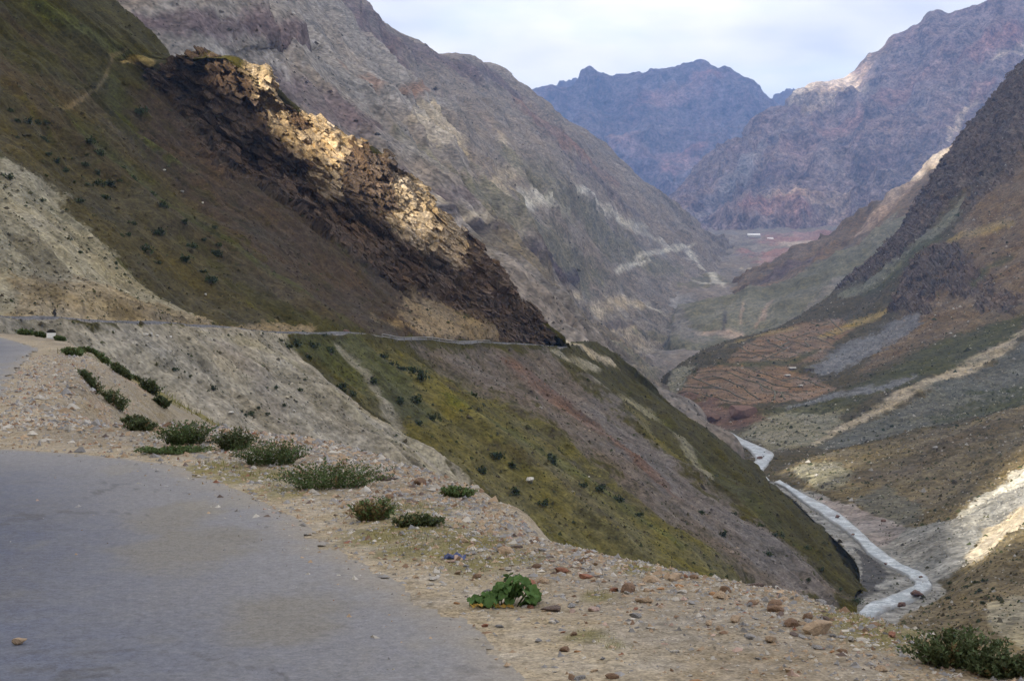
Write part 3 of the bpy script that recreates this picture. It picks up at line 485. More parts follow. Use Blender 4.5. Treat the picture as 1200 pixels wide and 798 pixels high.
VERGE_STONES = [(0.334,10.214,0.121,'red'),(0.49,9.99,0.112,'red'),(0.922,9.968,0.123,'tan'),(1.091,10.079,0.153,'tan'),(0.725,9.516,0.118,'brown'),(0.948,9.664,0.054,'orange'),(0.645,9.537,0.064,'red'),(0.489,8.945,0.136,'pink'),(0.238,8.984,0.126,'dark'),(0.358,9.064,0.071,'grey'),(0.277,7.921,0.076,'brown'),(0.342,7.868,0.04,'orange'),(0.46,7.679,0.047,'grey'),(0.303,9.432,0.074,'pale'),(0.206,9.859,0.083,'tan'),(-0.022,9.946,0.067,'dark'),(-0.233,10.057,0.062,'brown'),(-0.339,9.246,0.047,'orange'),(-0.15,8.577,0.043,'red'),(-0.068,8.558,0.072,'grey'),(-0.164,10.419,0.07,'pale'),(-0.029,10.304,0.087,'pale'),(-0.313,10.488,0.088,'grey'),(-0.427,10.675,0.102,'pink'),(0.703,8.653,0.073,'grey'),(0.665,8.483,0.048,'white'),(0.228,8.615,0.048,'white'),(0.482,7.298,0.07,'brown'),(0.331,7.331,0.082,'grey'),(0.211,7.478,0.042,'pale'),(0.407,7.429,0.046,'tan'),(0.044,11.257,0.095,'dark'),(0.269,10.842,0.067,'dark'),(0.655,10.373,0.047,'white'),(-0.328,12.136,0.068,'pale'),(-1.298,15.58,0.236,'dark'),(-0.922,15.307,0.172,'brown'),(-0.949,14.043,0.095,'grey'),(-0.641,13.705,0.062,'white'),(-1.228,12.601,0.057,'tan'),(1.612,9.924,0.112,'dark'),(1.076,9.084,0.071,'grey'),(1.261,9.516,0.075,'orange'),(1.36,9.643,0.087,'brown'),(1.281,9.349,0.105,'tan'),(1.264,8.52,0.12,'tan'),(1.277,8.08,0.123,'grey'),(1.528,8.206,0.092,'dark'),(1.682,8.279,0.2,'tan'),(1.373,8.026,0.113,'tan'),(1.379,8.634,0.058,'grey'),(1.92,9.453,0.085,'grey'),(1.7,8.711,0.069,'brown'),(1.816,7.429,0.083,'tan'),(1.795,8.691,0.059,'dark'),(1.712,9.794,0.044,'white'),(1.745,8.224,0.065,'grey'),(1.818,8.116,0.068,'pale'),(1.832,7.782,0.07,'grey'),(1.707,7.816,0.061,'brown'),(-12.332,64.849,0.328,'grey'),(-1.688,13.495,0.083,'pale'),(-1.905,13.858,0.047,'pale')]
PLANT_AT = (-0.041, 9.185)
LITTER_AT = (-0.408, 10.794)
PEBBLE_AT = (-2.624, 8.044)
MILESTONE_AT = (-26.463, 87.211)
GRASS_PATCHES = [(-0.96, 13.112, 0.55), (-0.669, 11.871, 0.5), (-1.001, 11.844, 0.4), (-0.382, 11.282, 0.45), (-0.238, 10.558, 0.3), (0.0, 10.747, 0.25), (0.418, 8.224, 0.14), (0.539, 7.956, 0.1), (0.527, 9.349, 0.12), (-0.755, 11.158, 0.3), (-2.277, 14.973, 0.5), (-2.754, 16.035, 0.6), (0.854, 10.442, 0.2), (-3.354, 17.021, 0.5), (2.092, 8.426, 0.35), (2.011, 8.691, 0.3), (1.969, 9.064, 0.2)]


# ---------------------------------------------------------------- the near ground: verge, bank and road bench (metres, camera above the origin)
VERGE_EDGE = [(6.5, -4.0), (4.2, 2.5), (3.1, 5.6), (2.45, 7.4), (2.12, 8.3), (1.86, 9.2), (1.58, 9.75), (1.15, 10.3), (0.61, 10.9), (0.13, 12.0), (-0.45, 14.6), (-1.14, 16.9), (-1.8, 18.8), (-3.0, 21.0), (-4.4, 22.6),
              (-5.3, 22.2), (-6.4, 22.9), (-8.6, 28.4), (-10.1, 33.8), (-12.3, 42.5), (-13.9, 49.5), (-15.8, 56.0), (-19.2, 66.0), (-24.5, 82.0), (-31.0, 97.0), (-45.0, 112.0),
              (-80.0, 125.0), (-80.0, -4.0)]
ROAD_EDGE = [(1.0, -4.0), (0.6, 3.0), (0.12, 7.0), (-0.22, 8.7), (-0.74, 9.95), (-1.26, 11.2), (-1.8, 12.9), (-2.5, 14.6), (-3.9, 17.4), (-5.2, 18.6), (-6.6, 19.5), (-7.7, 21.5), (-8.3, 24.5), (-9.5, 29.0), (-11.3, 34.5), (-13.1, 40.0),
             (-15.9, 49.5), (-20.6, 66.5), (-24.5, 76.0), (-28.5, 86.0), (-33.5, 97.0), (-48.0, 110.0), (-58.0, 104.0), (-40.0, 86.0), (-27.0, 62.0), (-19.0, 36.0), (-14.0, 20.0), (-10.0, 8.0), (-9.0, -4.0)]
SPUR = [(-14.6, 52.0, -0.25), (-15.0, 60.0, -1.0), (-14.2, 63.0, -2.0), (-12.4, 65.0, -3.2), (-10.0, 67.0, -4.6)]
def fore_height(x, y, fine=True):
    sd = poly_sd(x, y, VERGE_EDGE)
    wob = fbm(x/2.6, y/2.6, 0*x, 3)*0.45*np.clip(np.hypot(x, y)/18, 0.25, 1.6)
    e = sd+wob
    near = np.clip(np.hypot(x, y)/25, 0.2, 1)
    out = np.clip(e, 0, None)
    drop = np.where(out < 0.5, 0.55*out*out/0.5, 0.1375*2+0.78*(out-0.5))
    z = -drop
    # erosion of the bank
    z = z-np.clip(out, 0, 3)*0.42*(ridged(x/3.1, y/3.1, 0*x+2, 4)-0.5)
    berm = np.exp(-((e+0.75)/0.55)**2)*0.07*near
    z = z+berm
    for k in range(len(SPUR)-1):
        (ax, ay, az), (bx, by, bz) = SPUR[k], SPUR[k+1]
        ex, ey = bx-ax, by-ay
        t = np.clip(((x-ax)*ex+(y-ay)*ey)/(ex*ex+ey*ey), 0, 1)
        d = np.hypot(x-ax-t*ex, y-ay-t*ey)
        z = np.maximum(z, az+(bz-az)*t-0.62*d)
    rd = poly_sd(x, y, ROAD_EDGE)
    off = smooth(rd, -0.1, 0.7)
    z = z+fbm(x/3.0, y/3.0, 0*x+7, 3)*0.05*off
    if fine:
        z = z+(fbm(x/0.5, y/0.5, 0*x+5, 5, 0.62)*0.030*near+np.abs(fbm(x/0.11, y/0.11, 0*x+15, 3, 0.6))*0.016)*off
    z = z-0.012*(1-off)
    left = np.clip(-x-11-0.35*y, 0, None)*(y < 30)
    return np.maximum(z, -60), e, rd


# ---------------------------------------------------------------- materials
def node_mat(name):
    m = bpy.data.materials.new(name); m.use_nodes = True
    nt = m.node_tree; nt.nodes.clear()
    out = nt.nodes.new('ShaderNodeOutputMaterial'); b = nt.nodes.new('ShaderNodeBsdfPrincipled')
    nt.links.new(b.outputs[0], out.inputs['Surface'])
    b.inputs['Roughness'].default_value = 0.95
    b.inputs['Specular IOR Level'].default_value = 0.12
    return m, nt, b

def N(nt, kind, **kw):
    n = nt.nodes.new(kind)
    for k, v in kw.items():
        if k.startswith('i_'):
            key = k[2:]
            n.inputs[int(key) if key.isdigit() else key.replace('_', ' ')].default_value = v
        else: setattr(n, k, v)
    return n

def maths(nt, op, a, b=None, clamp=False):
    n = nt.nodes.new('ShaderNodeMath'); n.operation = op; n.use_clamp = clamp
    for k, v in enumerate((a, b)):
        if v is None: continue
        if isinstance(v, (int, float)): n.inputs[k].default_value = v
        else: nt.links.new(v, n.inputs[k])
    return n.outputs[0]

def terrain_mat(name, grain, bump, con=1.0):
    """ground whose colour, rockiness and speckle come from the surface itself; grain = size in metres of the smallest thing that shows"""
    m, nt, b = node_mat(name); L = nt.links
    co = N(nt, 'ShaderNodeTexCoord')
    c = N(nt, 'ShaderNodeAttribute', attribute_name='soil')
    r = N(nt, 'ShaderNodeAttribute', attribute_name='ground')
    sep = N(nt, 'ShaderNodeSeparateColor'); L.new(r.outputs['Color'], sep.inputs[0])
    rock, speck = sep.outputs[0], sep.outputs[1]
    n1 = N(nt, 'ShaderNodeTexNoise', i_Scale=1.0/(grain*9), i_Detail=3.2, i_Roughness=0.72)
    L.new(co.outputs['Object'], n1.inputs['Vector'])
    n2 = N(nt, 'ShaderNodeTexNoise', i_Scale=1.0/(grain*2.2), i_Detail=1.2, i_Roughness=0.7)
    L.new(co.outputs['Object'], n2.inputs['Vector'])
    f1 = N(nt, 'ShaderNodeMapRange', i_1=0.33, i_2=0.67, i_3=1-0.50*con, i_4=1+0.50*con); L.new(n1.outputs['Fac'], f1.inputs[0])
    f2 = N(nt, 'ShaderNodeMapRange', i_1=0.33, i_2=0.67, i_3=1-0.42*con, i_4=1+0.42*con); L.new(n2.outputs['Fac'], f2.inputs[0])
    k = maths(nt, 'MULTIPLY', f1.outputs[0], f2.outputs[0])
    # dark low scrub and pale loose stones, each with its own patchiness
    v = N(nt, 'ShaderNodeTexVoronoi', i_Scale=1.0/(grain*3.2)); L.new(co.outputs['Object'], v.inputs['Vector'])
    n3 = N(nt, 'ShaderNodeTexNoise', i_Scale=1.0/(grain*40), i_Detail=3.0); L.new(co.outputs['Object'], n3.inputs['Vector'])
    patch = N(nt, 'ShaderNodeMapRange', i_1=0.42, i_2=0.62, i_3=0.0, i_4=0.34); L.new(n3.outputs['Fac'], patch.inputs[0])
    dot = maths(nt, 'LESS_THAN', v.outputs['Distance'], maths(nt, 'MULTIPLY', patch.outputs[0], speck))
    v2 = N(nt, 'ShaderNodeTexVoronoi', i_Scale=1.0/(grain*2.0)); L.new(co.outputs['Object'], v2.inputs['Vector'])
    patch2 = N(nt, 'ShaderNodeMapRange', i_1=0.58, i_2=0.36, i_3=0.0, i_4=0.30); L.new(n3.outputs['Fac'], patch2.inputs[0])
    dot2 = maths(nt, 'LESS_THAN', v2.outputs['Distance'], maths(nt, 'MULTIPLY', patch2.outputs[0], speck))
    k = maths(nt, 'MULTIPLY', k, maths(nt, 'SUBTRACT', 1.0, maths(nt, 'MULTIPLY', dot, 0.55)))
    k = maths(nt, 'MULTIPLY', k, maths(nt, 'ADD', 1.0, maths(nt, 'MULTIPLY', dot2, 0.5)))
    mul = N(nt, 'ShaderNodeVectorMath', operation='SCALE'); L.new(c.outputs['Color'], mul.inputs[0]); L.new(k, mul.inputs['Scale'])
    # slight hue drift
    hs = N(nt, 'ShaderNodeHueSaturation'); L.new(mul.outputs[0], hs.inputs['Color'])
    sat = N(nt, 'ShaderNodeMapRange', i_1=0.3, i_2=0.7, i_3=0.75, i_4=1.25); L.new(n3.outputs['Fac'], sat.inputs[0]); L.new(sat.outputs[0], hs.inputs['Saturation'])
    L.new(hs.outputs[0], b.inputs['Base Color'])
    # relief
    mus = N(nt, 'ShaderNodeTexNoise', i_Scale=1.0/(grain*14), i_Detail=4.0, i_Roughness=0.62)
    try: mus.noise_type = 'RIDGED_MULTIFRACTAL'; mus.normalize = True
    except Exception: pass
    L.new(co.outputs['Object'], mus.inputs['Vector'])
    h1 = maths(nt, 'MULTIPLY', mus.outputs['Fac'], maths(nt, 'MULTIPLY', rock, grain*9.0))
    h2 = maths(nt, 'MULTIPLY', n1.outputs['Fac'], grain*4.0)
    h3 = maths(nt, 'MULTIPLY', n2.outputs['Fac'], grain*0.9)
    h = maths(nt, 'ADD', maths(nt, 'ADD', h1, h2), h3)
    bp = N(nt, 'ShaderNodeBump', i_Strength=bump, i_Distance=1.0); L.new(h, bp.inputs['Height'])
    L.new(bp.outputs[0], b.inputs['Normal'])
    return m

# ---------------------------------------------------------------- land surfaces
def grid_mesh(name, P, attrs, mat):
    H, W = P.shape[:2]
    idx = np.arange(H*W, dtype=np.int32).reshape(H, W)
    q = np.stack([idx[:-1, :-1], idx[:-1, 1:], idx[1:, 1:], idx[1:, :-1]], axis=-1).reshape(-1, 4)
    n = np.cross(P[0:-1, 1:][H//2]-P[0:-1, :-1][H//2], P[1:, :-1][H//2]-P[0:-1, :-1][H//2])[:, 2].mean()
    if n < 0: q = q[:, ::-1]
    return quad_mesh(name, P.reshape(-1, 3), q, {k: a.reshape(H*W, -1) for k, a in attrs.items()}, mat)

def quad_mesh(name, V, q, attrs, mat):
    me = bpy.data.meshes.new(name)
    me.vertices.add(len(V)); me.vertices.foreach_set('co', np.ascontiguousarray(V, dtype=np.float32).ravel())
    k = q.shape[1]
    me.loops.add(len(q)*k); me.loops.foreach_set('vertex_index', np.ascontiguousarray(q, dtype=np.int32).ravel())
    me.polygons.add(len(q)); me.polygons.foreach_set('loop_start', np.arange(0, len(q)*k, k, dtype=np.int32))
    me.polygons.foreach_set('use_smooth', np.ones(len(q), bool))
    me.update(calc_edges=True)
    for key, a in attrs.items():
        at = me.attributes.new(key, 'FLOAT_COLOR', 'POINT')
        c = np.ones((len(V), 4), np.float32); c[:, :a.shape[1]] = a
        at.data.foreach_set('color', c.ravel())
    me.materials.append(mat)
    o = bpy.data.objects.new(name, me); col.objects.link(o)
    return o

def paint(P, spec, wl):
    """soil colour and ground character over a surface from its zones; wl = wavelength in metres of the wandering borders"""
    H, W = P.shape[:2]
    I, J = np.meshgrid(np.arange(H, dtype=float), np.arange(W, dtype=float), indexing='ij')
    s, t = arc(P)
    wob = fbm(P[..., 0]/wl, P[..., 1]/wl, P[..., 2]/wl, 4, 0.6)
    wob2 = fbm(P[..., 0]/wl*3.1+9, P[..., 1]/wl*3.1, P[..., 2]/wl*3.1, 4, 0.65)
    wob3 = fbm(P[..., 0]/wl*11+5, P[..., 1]/wl*11, P[..., 2]/wl*11, 3, 0.7)
    run = fbm(s/(wl*0.35), t/(wl*3.0), 0*s+3.3, 4, 0.6)           # streaks down the fall line
    c0, r0, k0 = SOILS[spec['base']]
    C = np.zeros((H, W, 3)); C[:] = c0
    G = np.zeros((H, W, 3)); G[..., 0] = r0; G[..., 1] = k0
    for kind, soil, wd, amt, pts in spec['zones']:
        c, r, k = SOILS[soil]
        pts = np.array(pts, float)
        pad = wd*3+30
        i0, j0 = np.maximum(np.floor(pts.min(0)-pad).astype(int), 0); i1, j1 = np.ceil(pts.max(0)+pad).astype(int)+1
        sl = (slice(i0, min(i1, H)), slice(j0, min(j1, W)))
        if kind == 'p':
            sd = poly_sd(I[sl], J[sl], pts)
            e = sd+wob[sl]*wd*1.4+wob2[sl]*wd*1.2+run[sl]*wd*1.0+wob3[sl]*wd*0.9
            m = smooth(-e, -wd*0.3, wd*0.4)
        else:
            d, pos = line_d(I[sl], J[sl], pts)
            w2 = wd*(1+0.5*wob[sl]+0.5*run[sl])*np.minimum(1, 0.45+3*np.minimum(pos, 1-pos))
            e = d+wob2[sl]*wd*0.7+wob3[sl]*wd*0.5
            m = 1-smooth(e, w2*0.45, w2*1.15+0.8)
        pt = np.clip(0.92+0.5*wob2[sl]+0.35*run[sl]+0.45*wob3[sl], 0.12, 1.0)
        m = (m*amt*(pt if wd > 7 else 0.45+0.55*pt))[..., None]
        C[sl] = C[sl]*(1-m)+np.array(c)*m
        G[sl] = G[sl]*(1-m)+np.array((r, k, 0.0))*m
    var = 1+0.11*wob+0.14*wob2+0.26*run+0.14*wob3
    C *= np.clip(var, 0.45, 1.6)[..., None]
    warm = 0.05*wob[..., None]*np.array([1.0, 0.1, -1.0])
    C = np.clip(C*(1+warm), 0.004, 0.7)
    return C, G, s, t

LAND, SOIL = {}, {}
def land(name, relief, wl, grain, bump, kind_name, con=1.0):
    spec = SURFACES[name]
    P = loft(spec['net'], spec['rows'], spec['cols'])
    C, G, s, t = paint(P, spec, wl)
    n = grid_normals(P)
    d = relief(P, G[..., 0], s, t)
    if name in ('far_right_mountain', 'far_blue_mountain', 'left_mountain'):      # the crest line itself is smooth and broad
        d = d*(1-0.5*np.exp(-((np.arange(len(P))-sum(spec['rows'][:-2]))/(len(P)*0.055))**2))[:, None]
    P = P+n*d[..., None]
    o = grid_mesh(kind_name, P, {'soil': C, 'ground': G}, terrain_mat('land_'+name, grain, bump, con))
    o['kind'] = 'structure'
    LAND[name] = P; SOIL[name] = (C, G)
    if name in ('hill', 'right_mountain'):                       # broken rock keeps its hard edges
        rk = G[..., 0]; f = (rk[:-1, :-1]+rk[1:, 1:])/2 < 0.62
        o.data.polygons.foreach_set('use_smooth', np.ascontiguousarray(f.ravel()))
    return o

def relief_hill(P, rock, s, t):
    x, y, z = P[..., 0], P[..., 1], P[..., 2]
    road = np.exp(-((t-ROAD_T(t))/14.0)**2)
    big = fbm(x/75, y/75, z/75, 5)*5.0+(ridged((s+fbm(x/40, y/40, z/40, 3)*14)/38, t/170, 0*s+4.4, 4, 0.5)-0.45)*5.5
    run = fbm(s/9, t/70, 0*s, 4, 0.6)*1.3+(ridged(s/4.5, t/60, 0*s+6, 3, 0.5)-0.45)*0.9
    fine = fbm(x/6, y/6, z/6, 4, 0.6)*0.35
    rk = smooth(rock, 0.45, 0.95)
    w = fbm(x/25, y/25, z/25, 3)*10
    crag = np.zeros(x.shape)
    k = rk > 0.01
    X, Y, Z, Wk = x[k], y[k], z[k], w[k]
    cr = ridged((X+Wk)/40, (Y+Wk)/40, (Z*1.3+Wk)/30, 4, 0.5)-0.42
    dip = X*0.55+Z*0.8; jt = fbm(X/9, Y/9, Z/9, 3)*2.0
    q1 = (X*0.62+Z*0.78-Y*0.10+jt*0.8)/7.0; q2 = (X*0.55+Z*0.83+Y*0.05+jt*0.4)/2.6
    bed = (q1-np.floor(q1))**0.6*1.8+(q2-np.floor(q2))**0.6*0.7-1.2
    crag[k] = bed+cr*4.5+facets(X+jt*0.4, Y*0.8, dip, 15.0, 0.6)*3.4+facets(X, Y*0.8, dip*1.4, 6.5, 0.7)*1.9+facets(X, Y, dip*1.7, 2.6, 0.8)*0.8+0.8
    return (big+run)*(1-0.8*road)+fine*(1-0.6*road)+crag*rk*(1-road)

def ROAD_T(t):
    k = SURFACES['hill']['rows']
    r = sum(k[:5])+k[5]//2
    return t[r:r+1, :]

def relief_mountain(L, amp, crag_amp, run_amp, damp=False):
    def f(P, rock, s, t):
        x, y, z = P[..., 0], P[..., 1], P[..., 2]
        w = fbm(x/L, y/L, z/L, 3)*0.35*L
        big = ridged((x+w)/L, (y+w)/L, (z*0.6)/L, 6, 0.5)-0.45
        run = (ridged((s+w*0.5)/(L*0.32), t/(L*1.7), 0*s+1.7, 4, 0.55)-0.45)
        rk = smooth(rock, 0.35, 0.95)
        cr = ridged(x/(L*0.22)+3, y/(L*0.22), z/(L*0.18), 5, 0.62)-0.42
        fine = fbm(x/(L*.07), y/(L*.07), z/(L*.07), 4, 0.6)
        d = big*amp+run*run_amp+cr*crag_amp*(0.15+rk)+fine*crag_amp*0.10
        return d*smooth(z, -97, -78)*(0.12+0.88*smooth(rock, 0.04, 0.2)) if damp else d
    return f

land('farthest_ridge', relief_mountain(900, 130, 90, 40), 500, 14, 0.4, 'mountain_beyond', 0.5)
land('far_blue_mountain', relief_mountain(1300, 300, 70, 170), 700, 9, 0.8, 'blue_mountain', 1.0)
land('far_right_mountain', relief_mountain(850, 200, 55, 120), 420, 5.5, 0.8, 'mountain_across', 1.0)
land('valley_floor', relief_mountain(330, 30, 20, 10), 160, 3.2, 0.45, 'valley_floor', 0.6)
land('sunlit_ridge', relief_mountain(260, 35, 18, 18), 140, 3, 0.5, 'valley_ridge', 0.7)
land('grass_spur', relief_mountain(240, 14, 26, 12), 110, 2.2, 0.4, 'grassy_spur', 0.6)
land('left_mountain', relief_mountain(330, 32, 9, 22), 130, 1.9, 0.45, 'mountain_slope', 0.8)
land('right_mountain', relief_mountain(120, 6, 15, 4, True), 55, 1.0, 0.42, 'valley_side', 0.75)
land('hill', relief_hill, 24, 0.5, 0.38, 'hillside', 0.65)

# ---------------------------------------------------------------- the low ground everything stands in
gm, gnt, gb = node_mat('base_ground')
gn = N(gnt, 'ShaderNodeTexNoise', i_Scale=0.002, i_Detail=8.0)
gr_ = N(gnt, 'ShaderNodeValToRGB'); gnt.links.new(gn.outputs['Fac'], gr_.inputs[0])
gr_.color_ramp.elements[0].color = (0.10, 0.09, 0.06, 1); gr_.color_ramp.elements[1].color = (0.22, 0.19, 0.15, 1)
gnt.links.new(gr_.outputs[0], gb.inputs['Base Color'])
gx = np.linspace(-1, 1, 41)
GX, GY = np.meshgrid(gx*13500, gx*14400+7000, indexing='ij')
base = grid_mesh('ground', np.stack([GX, GY, -165.0+12*fbm(GX/1500, GY/1500, 0*GX, 3)], -1), {}, gm)
base['kind'] = 'structure'


# ---------------------------------------------------------------- unseen range behind the camera, its skyline notched to shape the valley's shadow
AW = np.array([-math.sin(SUN_AZ), -math.cos(SUN_AZ)])          # horizontal, away from the sun
AC = np.array([AW[1], -AW[0]])                                 # across it
TE = math.tan(SUN_EL)
shade_skyline = np.array([(-6000, 900), (-3500, 980), (-1500, 900), (-900, 830), (-560, 770), (-478, 730), (-466, 668), (-458, 634), (-443, 626), (-430, 618), (-415, 605), (-408, 604),
                    (-403, 640), (-394, 680), (-370, 745), (-330, 745), (-308, 700), (-298, 640), (-286, 605), (-271, 574), (-258, 558), (-246, 546), (-234, 531), (-224, 522), (-214, 530), (-203, 562), (-185, 660), (-120, 740), (100, 800), (600, 860), (1500, 900), (4000, 700)], float)
av = np.unique(np.concatenate([np.linspace(-6000, -700, 60), np.linspace(-700, -100, 160), np.linspace(-100, 4000, 60)]))
top = np.interp(av, shade_skyline[:, 0], shade_skyline[:, 1])
hv = np.concatenate([np.linspace(-60, -780, 36), np.linspace(-800, -3000, 40)])
rid = np.zeros((len(hv), len(av), 3))
for k, hh in enumerate(hv):
    f = (hh+60)/-740.0
    if hh >= -800: z = -12+(top+12)*(0.82*f+0.18*f**2)
    else: z = top-(-800-hh)*0.42
    q = AW[None, :]*hh+AC[None, :]*av[:, None]
    rid[k, :, :2] = q; rid[k, :, 2] = z
rs, rt_ = arc(rid)
rn = (ridged(rid[..., 0]/180, rid[..., 1]/180, rid[..., 2]/180, 5)-0.45)*40*smooth(np.abs(hv+800), 40, 200)[:, None]*smooth(np.abs(hv+60), 0, 200)[:, None]
rid[..., 2] += rn
rc = np.zeros(rid.shape); rc[:] = SOILS['olive_brown'][0]
rg = np.zeros(rid.shape); rg[..., 0] = 0.5; rg[..., 1] = 0.5
rb = grid_mesh('shade_mountain_behind', rid, {'soil': rc, 'ground': rg}, terrain_mat('land_shade_mountain', 3.0, 0.6))
rb['kind'] = 'structure'

# ---------------------------------------------------------------- unseen clouds added towards the sun to block it: a low bank over the range and a high bank behind it; the sun looks through between range and bank
cm = bpy.data.materials.new('shade_cloud'); cm.use_nodes = True
cnt = cm.node_tree; cnt.nodes.clear()
co_ = cnt.nodes.new('ShaderNodeOutputMaterial'); ct = cnt.nodes.new('ShaderNodeBsdfTranslucent'); cd = cnt.nodes.new('ShaderNodeBsdfDiffuse'); cx = cnt.nodes.new('ShaderNodeMixShader')
ct.inputs[0].default_value = (0.92, 0.93, 0.94, 1); cd.inputs[0].default_value = (0.9, 0.9, 0.9, 1)
cx.inputs[0].default_value = 0.35
cnt.links.new(ct.outputs[0], cx.inputs[1]); cnt.links.new(cd.outputs[0], cx.inputs[2]); cnt.links.new(cx.outputs[0], co_.inputs['Surface'])
SUN3 = sun_dir
UP3 = np.array([AW[0]*math.sin(SUN_EL), AW[1]*math.sin(SUN_EL), math.cos(SUN_EL)])      # up, square to the sunbeams
AC3 = np.array([AC[0], AC[1], 0.0])
def cloud_bank(name, dist, a0, a1, na, v0, v1, nv_, front=None, gaps=(), puff=300.0, fade=400.0, wob=0.5):
    """a thick billowing sun-blocking bank square to the sunbeams; a = metres across, v = height in metres of the beam where it passes the range behind the camera"""
    ca = np.linspace(a0, a1, na); cv = np.linspace(v0, v1, nv_)
    CV, CA = np.meshgrid(cv, ca, indexing='ij')
    lo = np.full(na, v0) if front is None else np.interp(ca, front[0], front[1])
    e = np.minimum(np.minimum(CV-lo[None, :], v1-CV), np.minimum(CA-a0, a1-CA))
    e = e+fbm(CA/700, CV/700, 0*CA, 4)*np.clip(e, 0, fade)*wob
    for (ga, gv, ra, rv_) in gaps:
        e = np.minimum(e, (np.sqrt(((CA-ga)/ra)**2+((CV-gv)/rv_)**2)-1)*min(ra, rv_))
    th = np.sqrt(np.clip(e, 0, fade)/fade)
    lump = 0.5+0.6*ridged(CA/(puff*2.6), CV/(puff*2.6), 0*CA, 5)
    # b = offset square to the beam, measured from the beam through the point 800 m behind the camera at height 0
    B = CV*math.cos(SUN_EL)-800*math.sin(SUN_EL)
    base_ = SUN3*dist+AC3*CA[..., None]+UP3*B[..., None]
    fr = base_-SUN3*(th*lump*puff)[..., None]; bk = base_+SUN3*(th*lump*puff*1.6+1.0)[..., None]
    H_, W_ = CA.shape; idx = np.arange(H_*W_).reshape(H_, W_); ins = e > 0
    keep = ins[:-1, :-1] & ins[1:, :-1] & ins[:-1, 1:] & ins[1:, 1:]
    q = np.stack([idx[:-1, :-1], idx[:-1, 1:], idx[1:, 1:], idx[1:, :-1]], -1)[keep]
    o = quad_mesh(name, np.concatenate([fr.reshape(-1, 3), bk.reshape(-1, 3)]), np.concatenate([q, q[:, ::-1]+H_*W_]), {}, cm)
    o['kind'] = 'structure'
cloud_bank('shade_cloud', 6600.0, -2800, 900, 260, 640, 1500, 120, ([-2800, -520, -470, -440, -415, -400, -370, -290, -180, 900], [715, 705, 664, 655, 645, 640, 660, 688, 690, 730]), (), 160.0, 160.0, 0.3)  # added to shade the slopes above the sunlit crest and patch
cloud_bank('shade_cloud', 15500.0, -11500, 1200, 150, 1180, 9200, 110, None, ((-3930, 4990, 130, 110), (-1690, 2450, 80, 90)), 500.0, 600.0)  # added to shade the far mountains; gaps let sun onto two crests

# ---------------------------------------------------------------- valley air
def haze_box():
    x0, x1, y0, y1, z0, z1 = -14000, 14000, -8000, 18200, -700, 2700
    v = [(x, y, z) for z in (z0, z1) for y in (y0, y1) for x in (x0, x1)]
    f = [(0, 2, 3, 1), (4, 5, 7, 6), (0, 1, 5, 4), (2, 6, 7, 3), (0, 4, 6, 2), (1, 3, 7, 5)]
    me = bpy.data.meshes.new('haze'); me.from_pydata(v, [], f); me.update()
    m = bpy.data.materials.new('haze'); m.use_nodes = True
    nt = m.node_tree; nt.nodes.clear()
    out = nt.nodes.new('ShaderNodeOutputMaterial'); vol = nt.nodes.new('ShaderNodeVolumePrincipled')
    vol.inputs['Color'].default_value = (0.28, 0.50, 1.0, 1)
    vol.inputs['Density'].default_value = HAZE
    vol.inputs['Anisotropy'].default_value = 0.0
    nt.links.new(vol.outputs[0], out.inputs['Volume'])
    me.materials.append(m)
    o = bpy.data.objects.new('haze', me); col.objects.link(o); o['kind'] = 'stuff'
HAZE = 5.2e-5
haze_box()


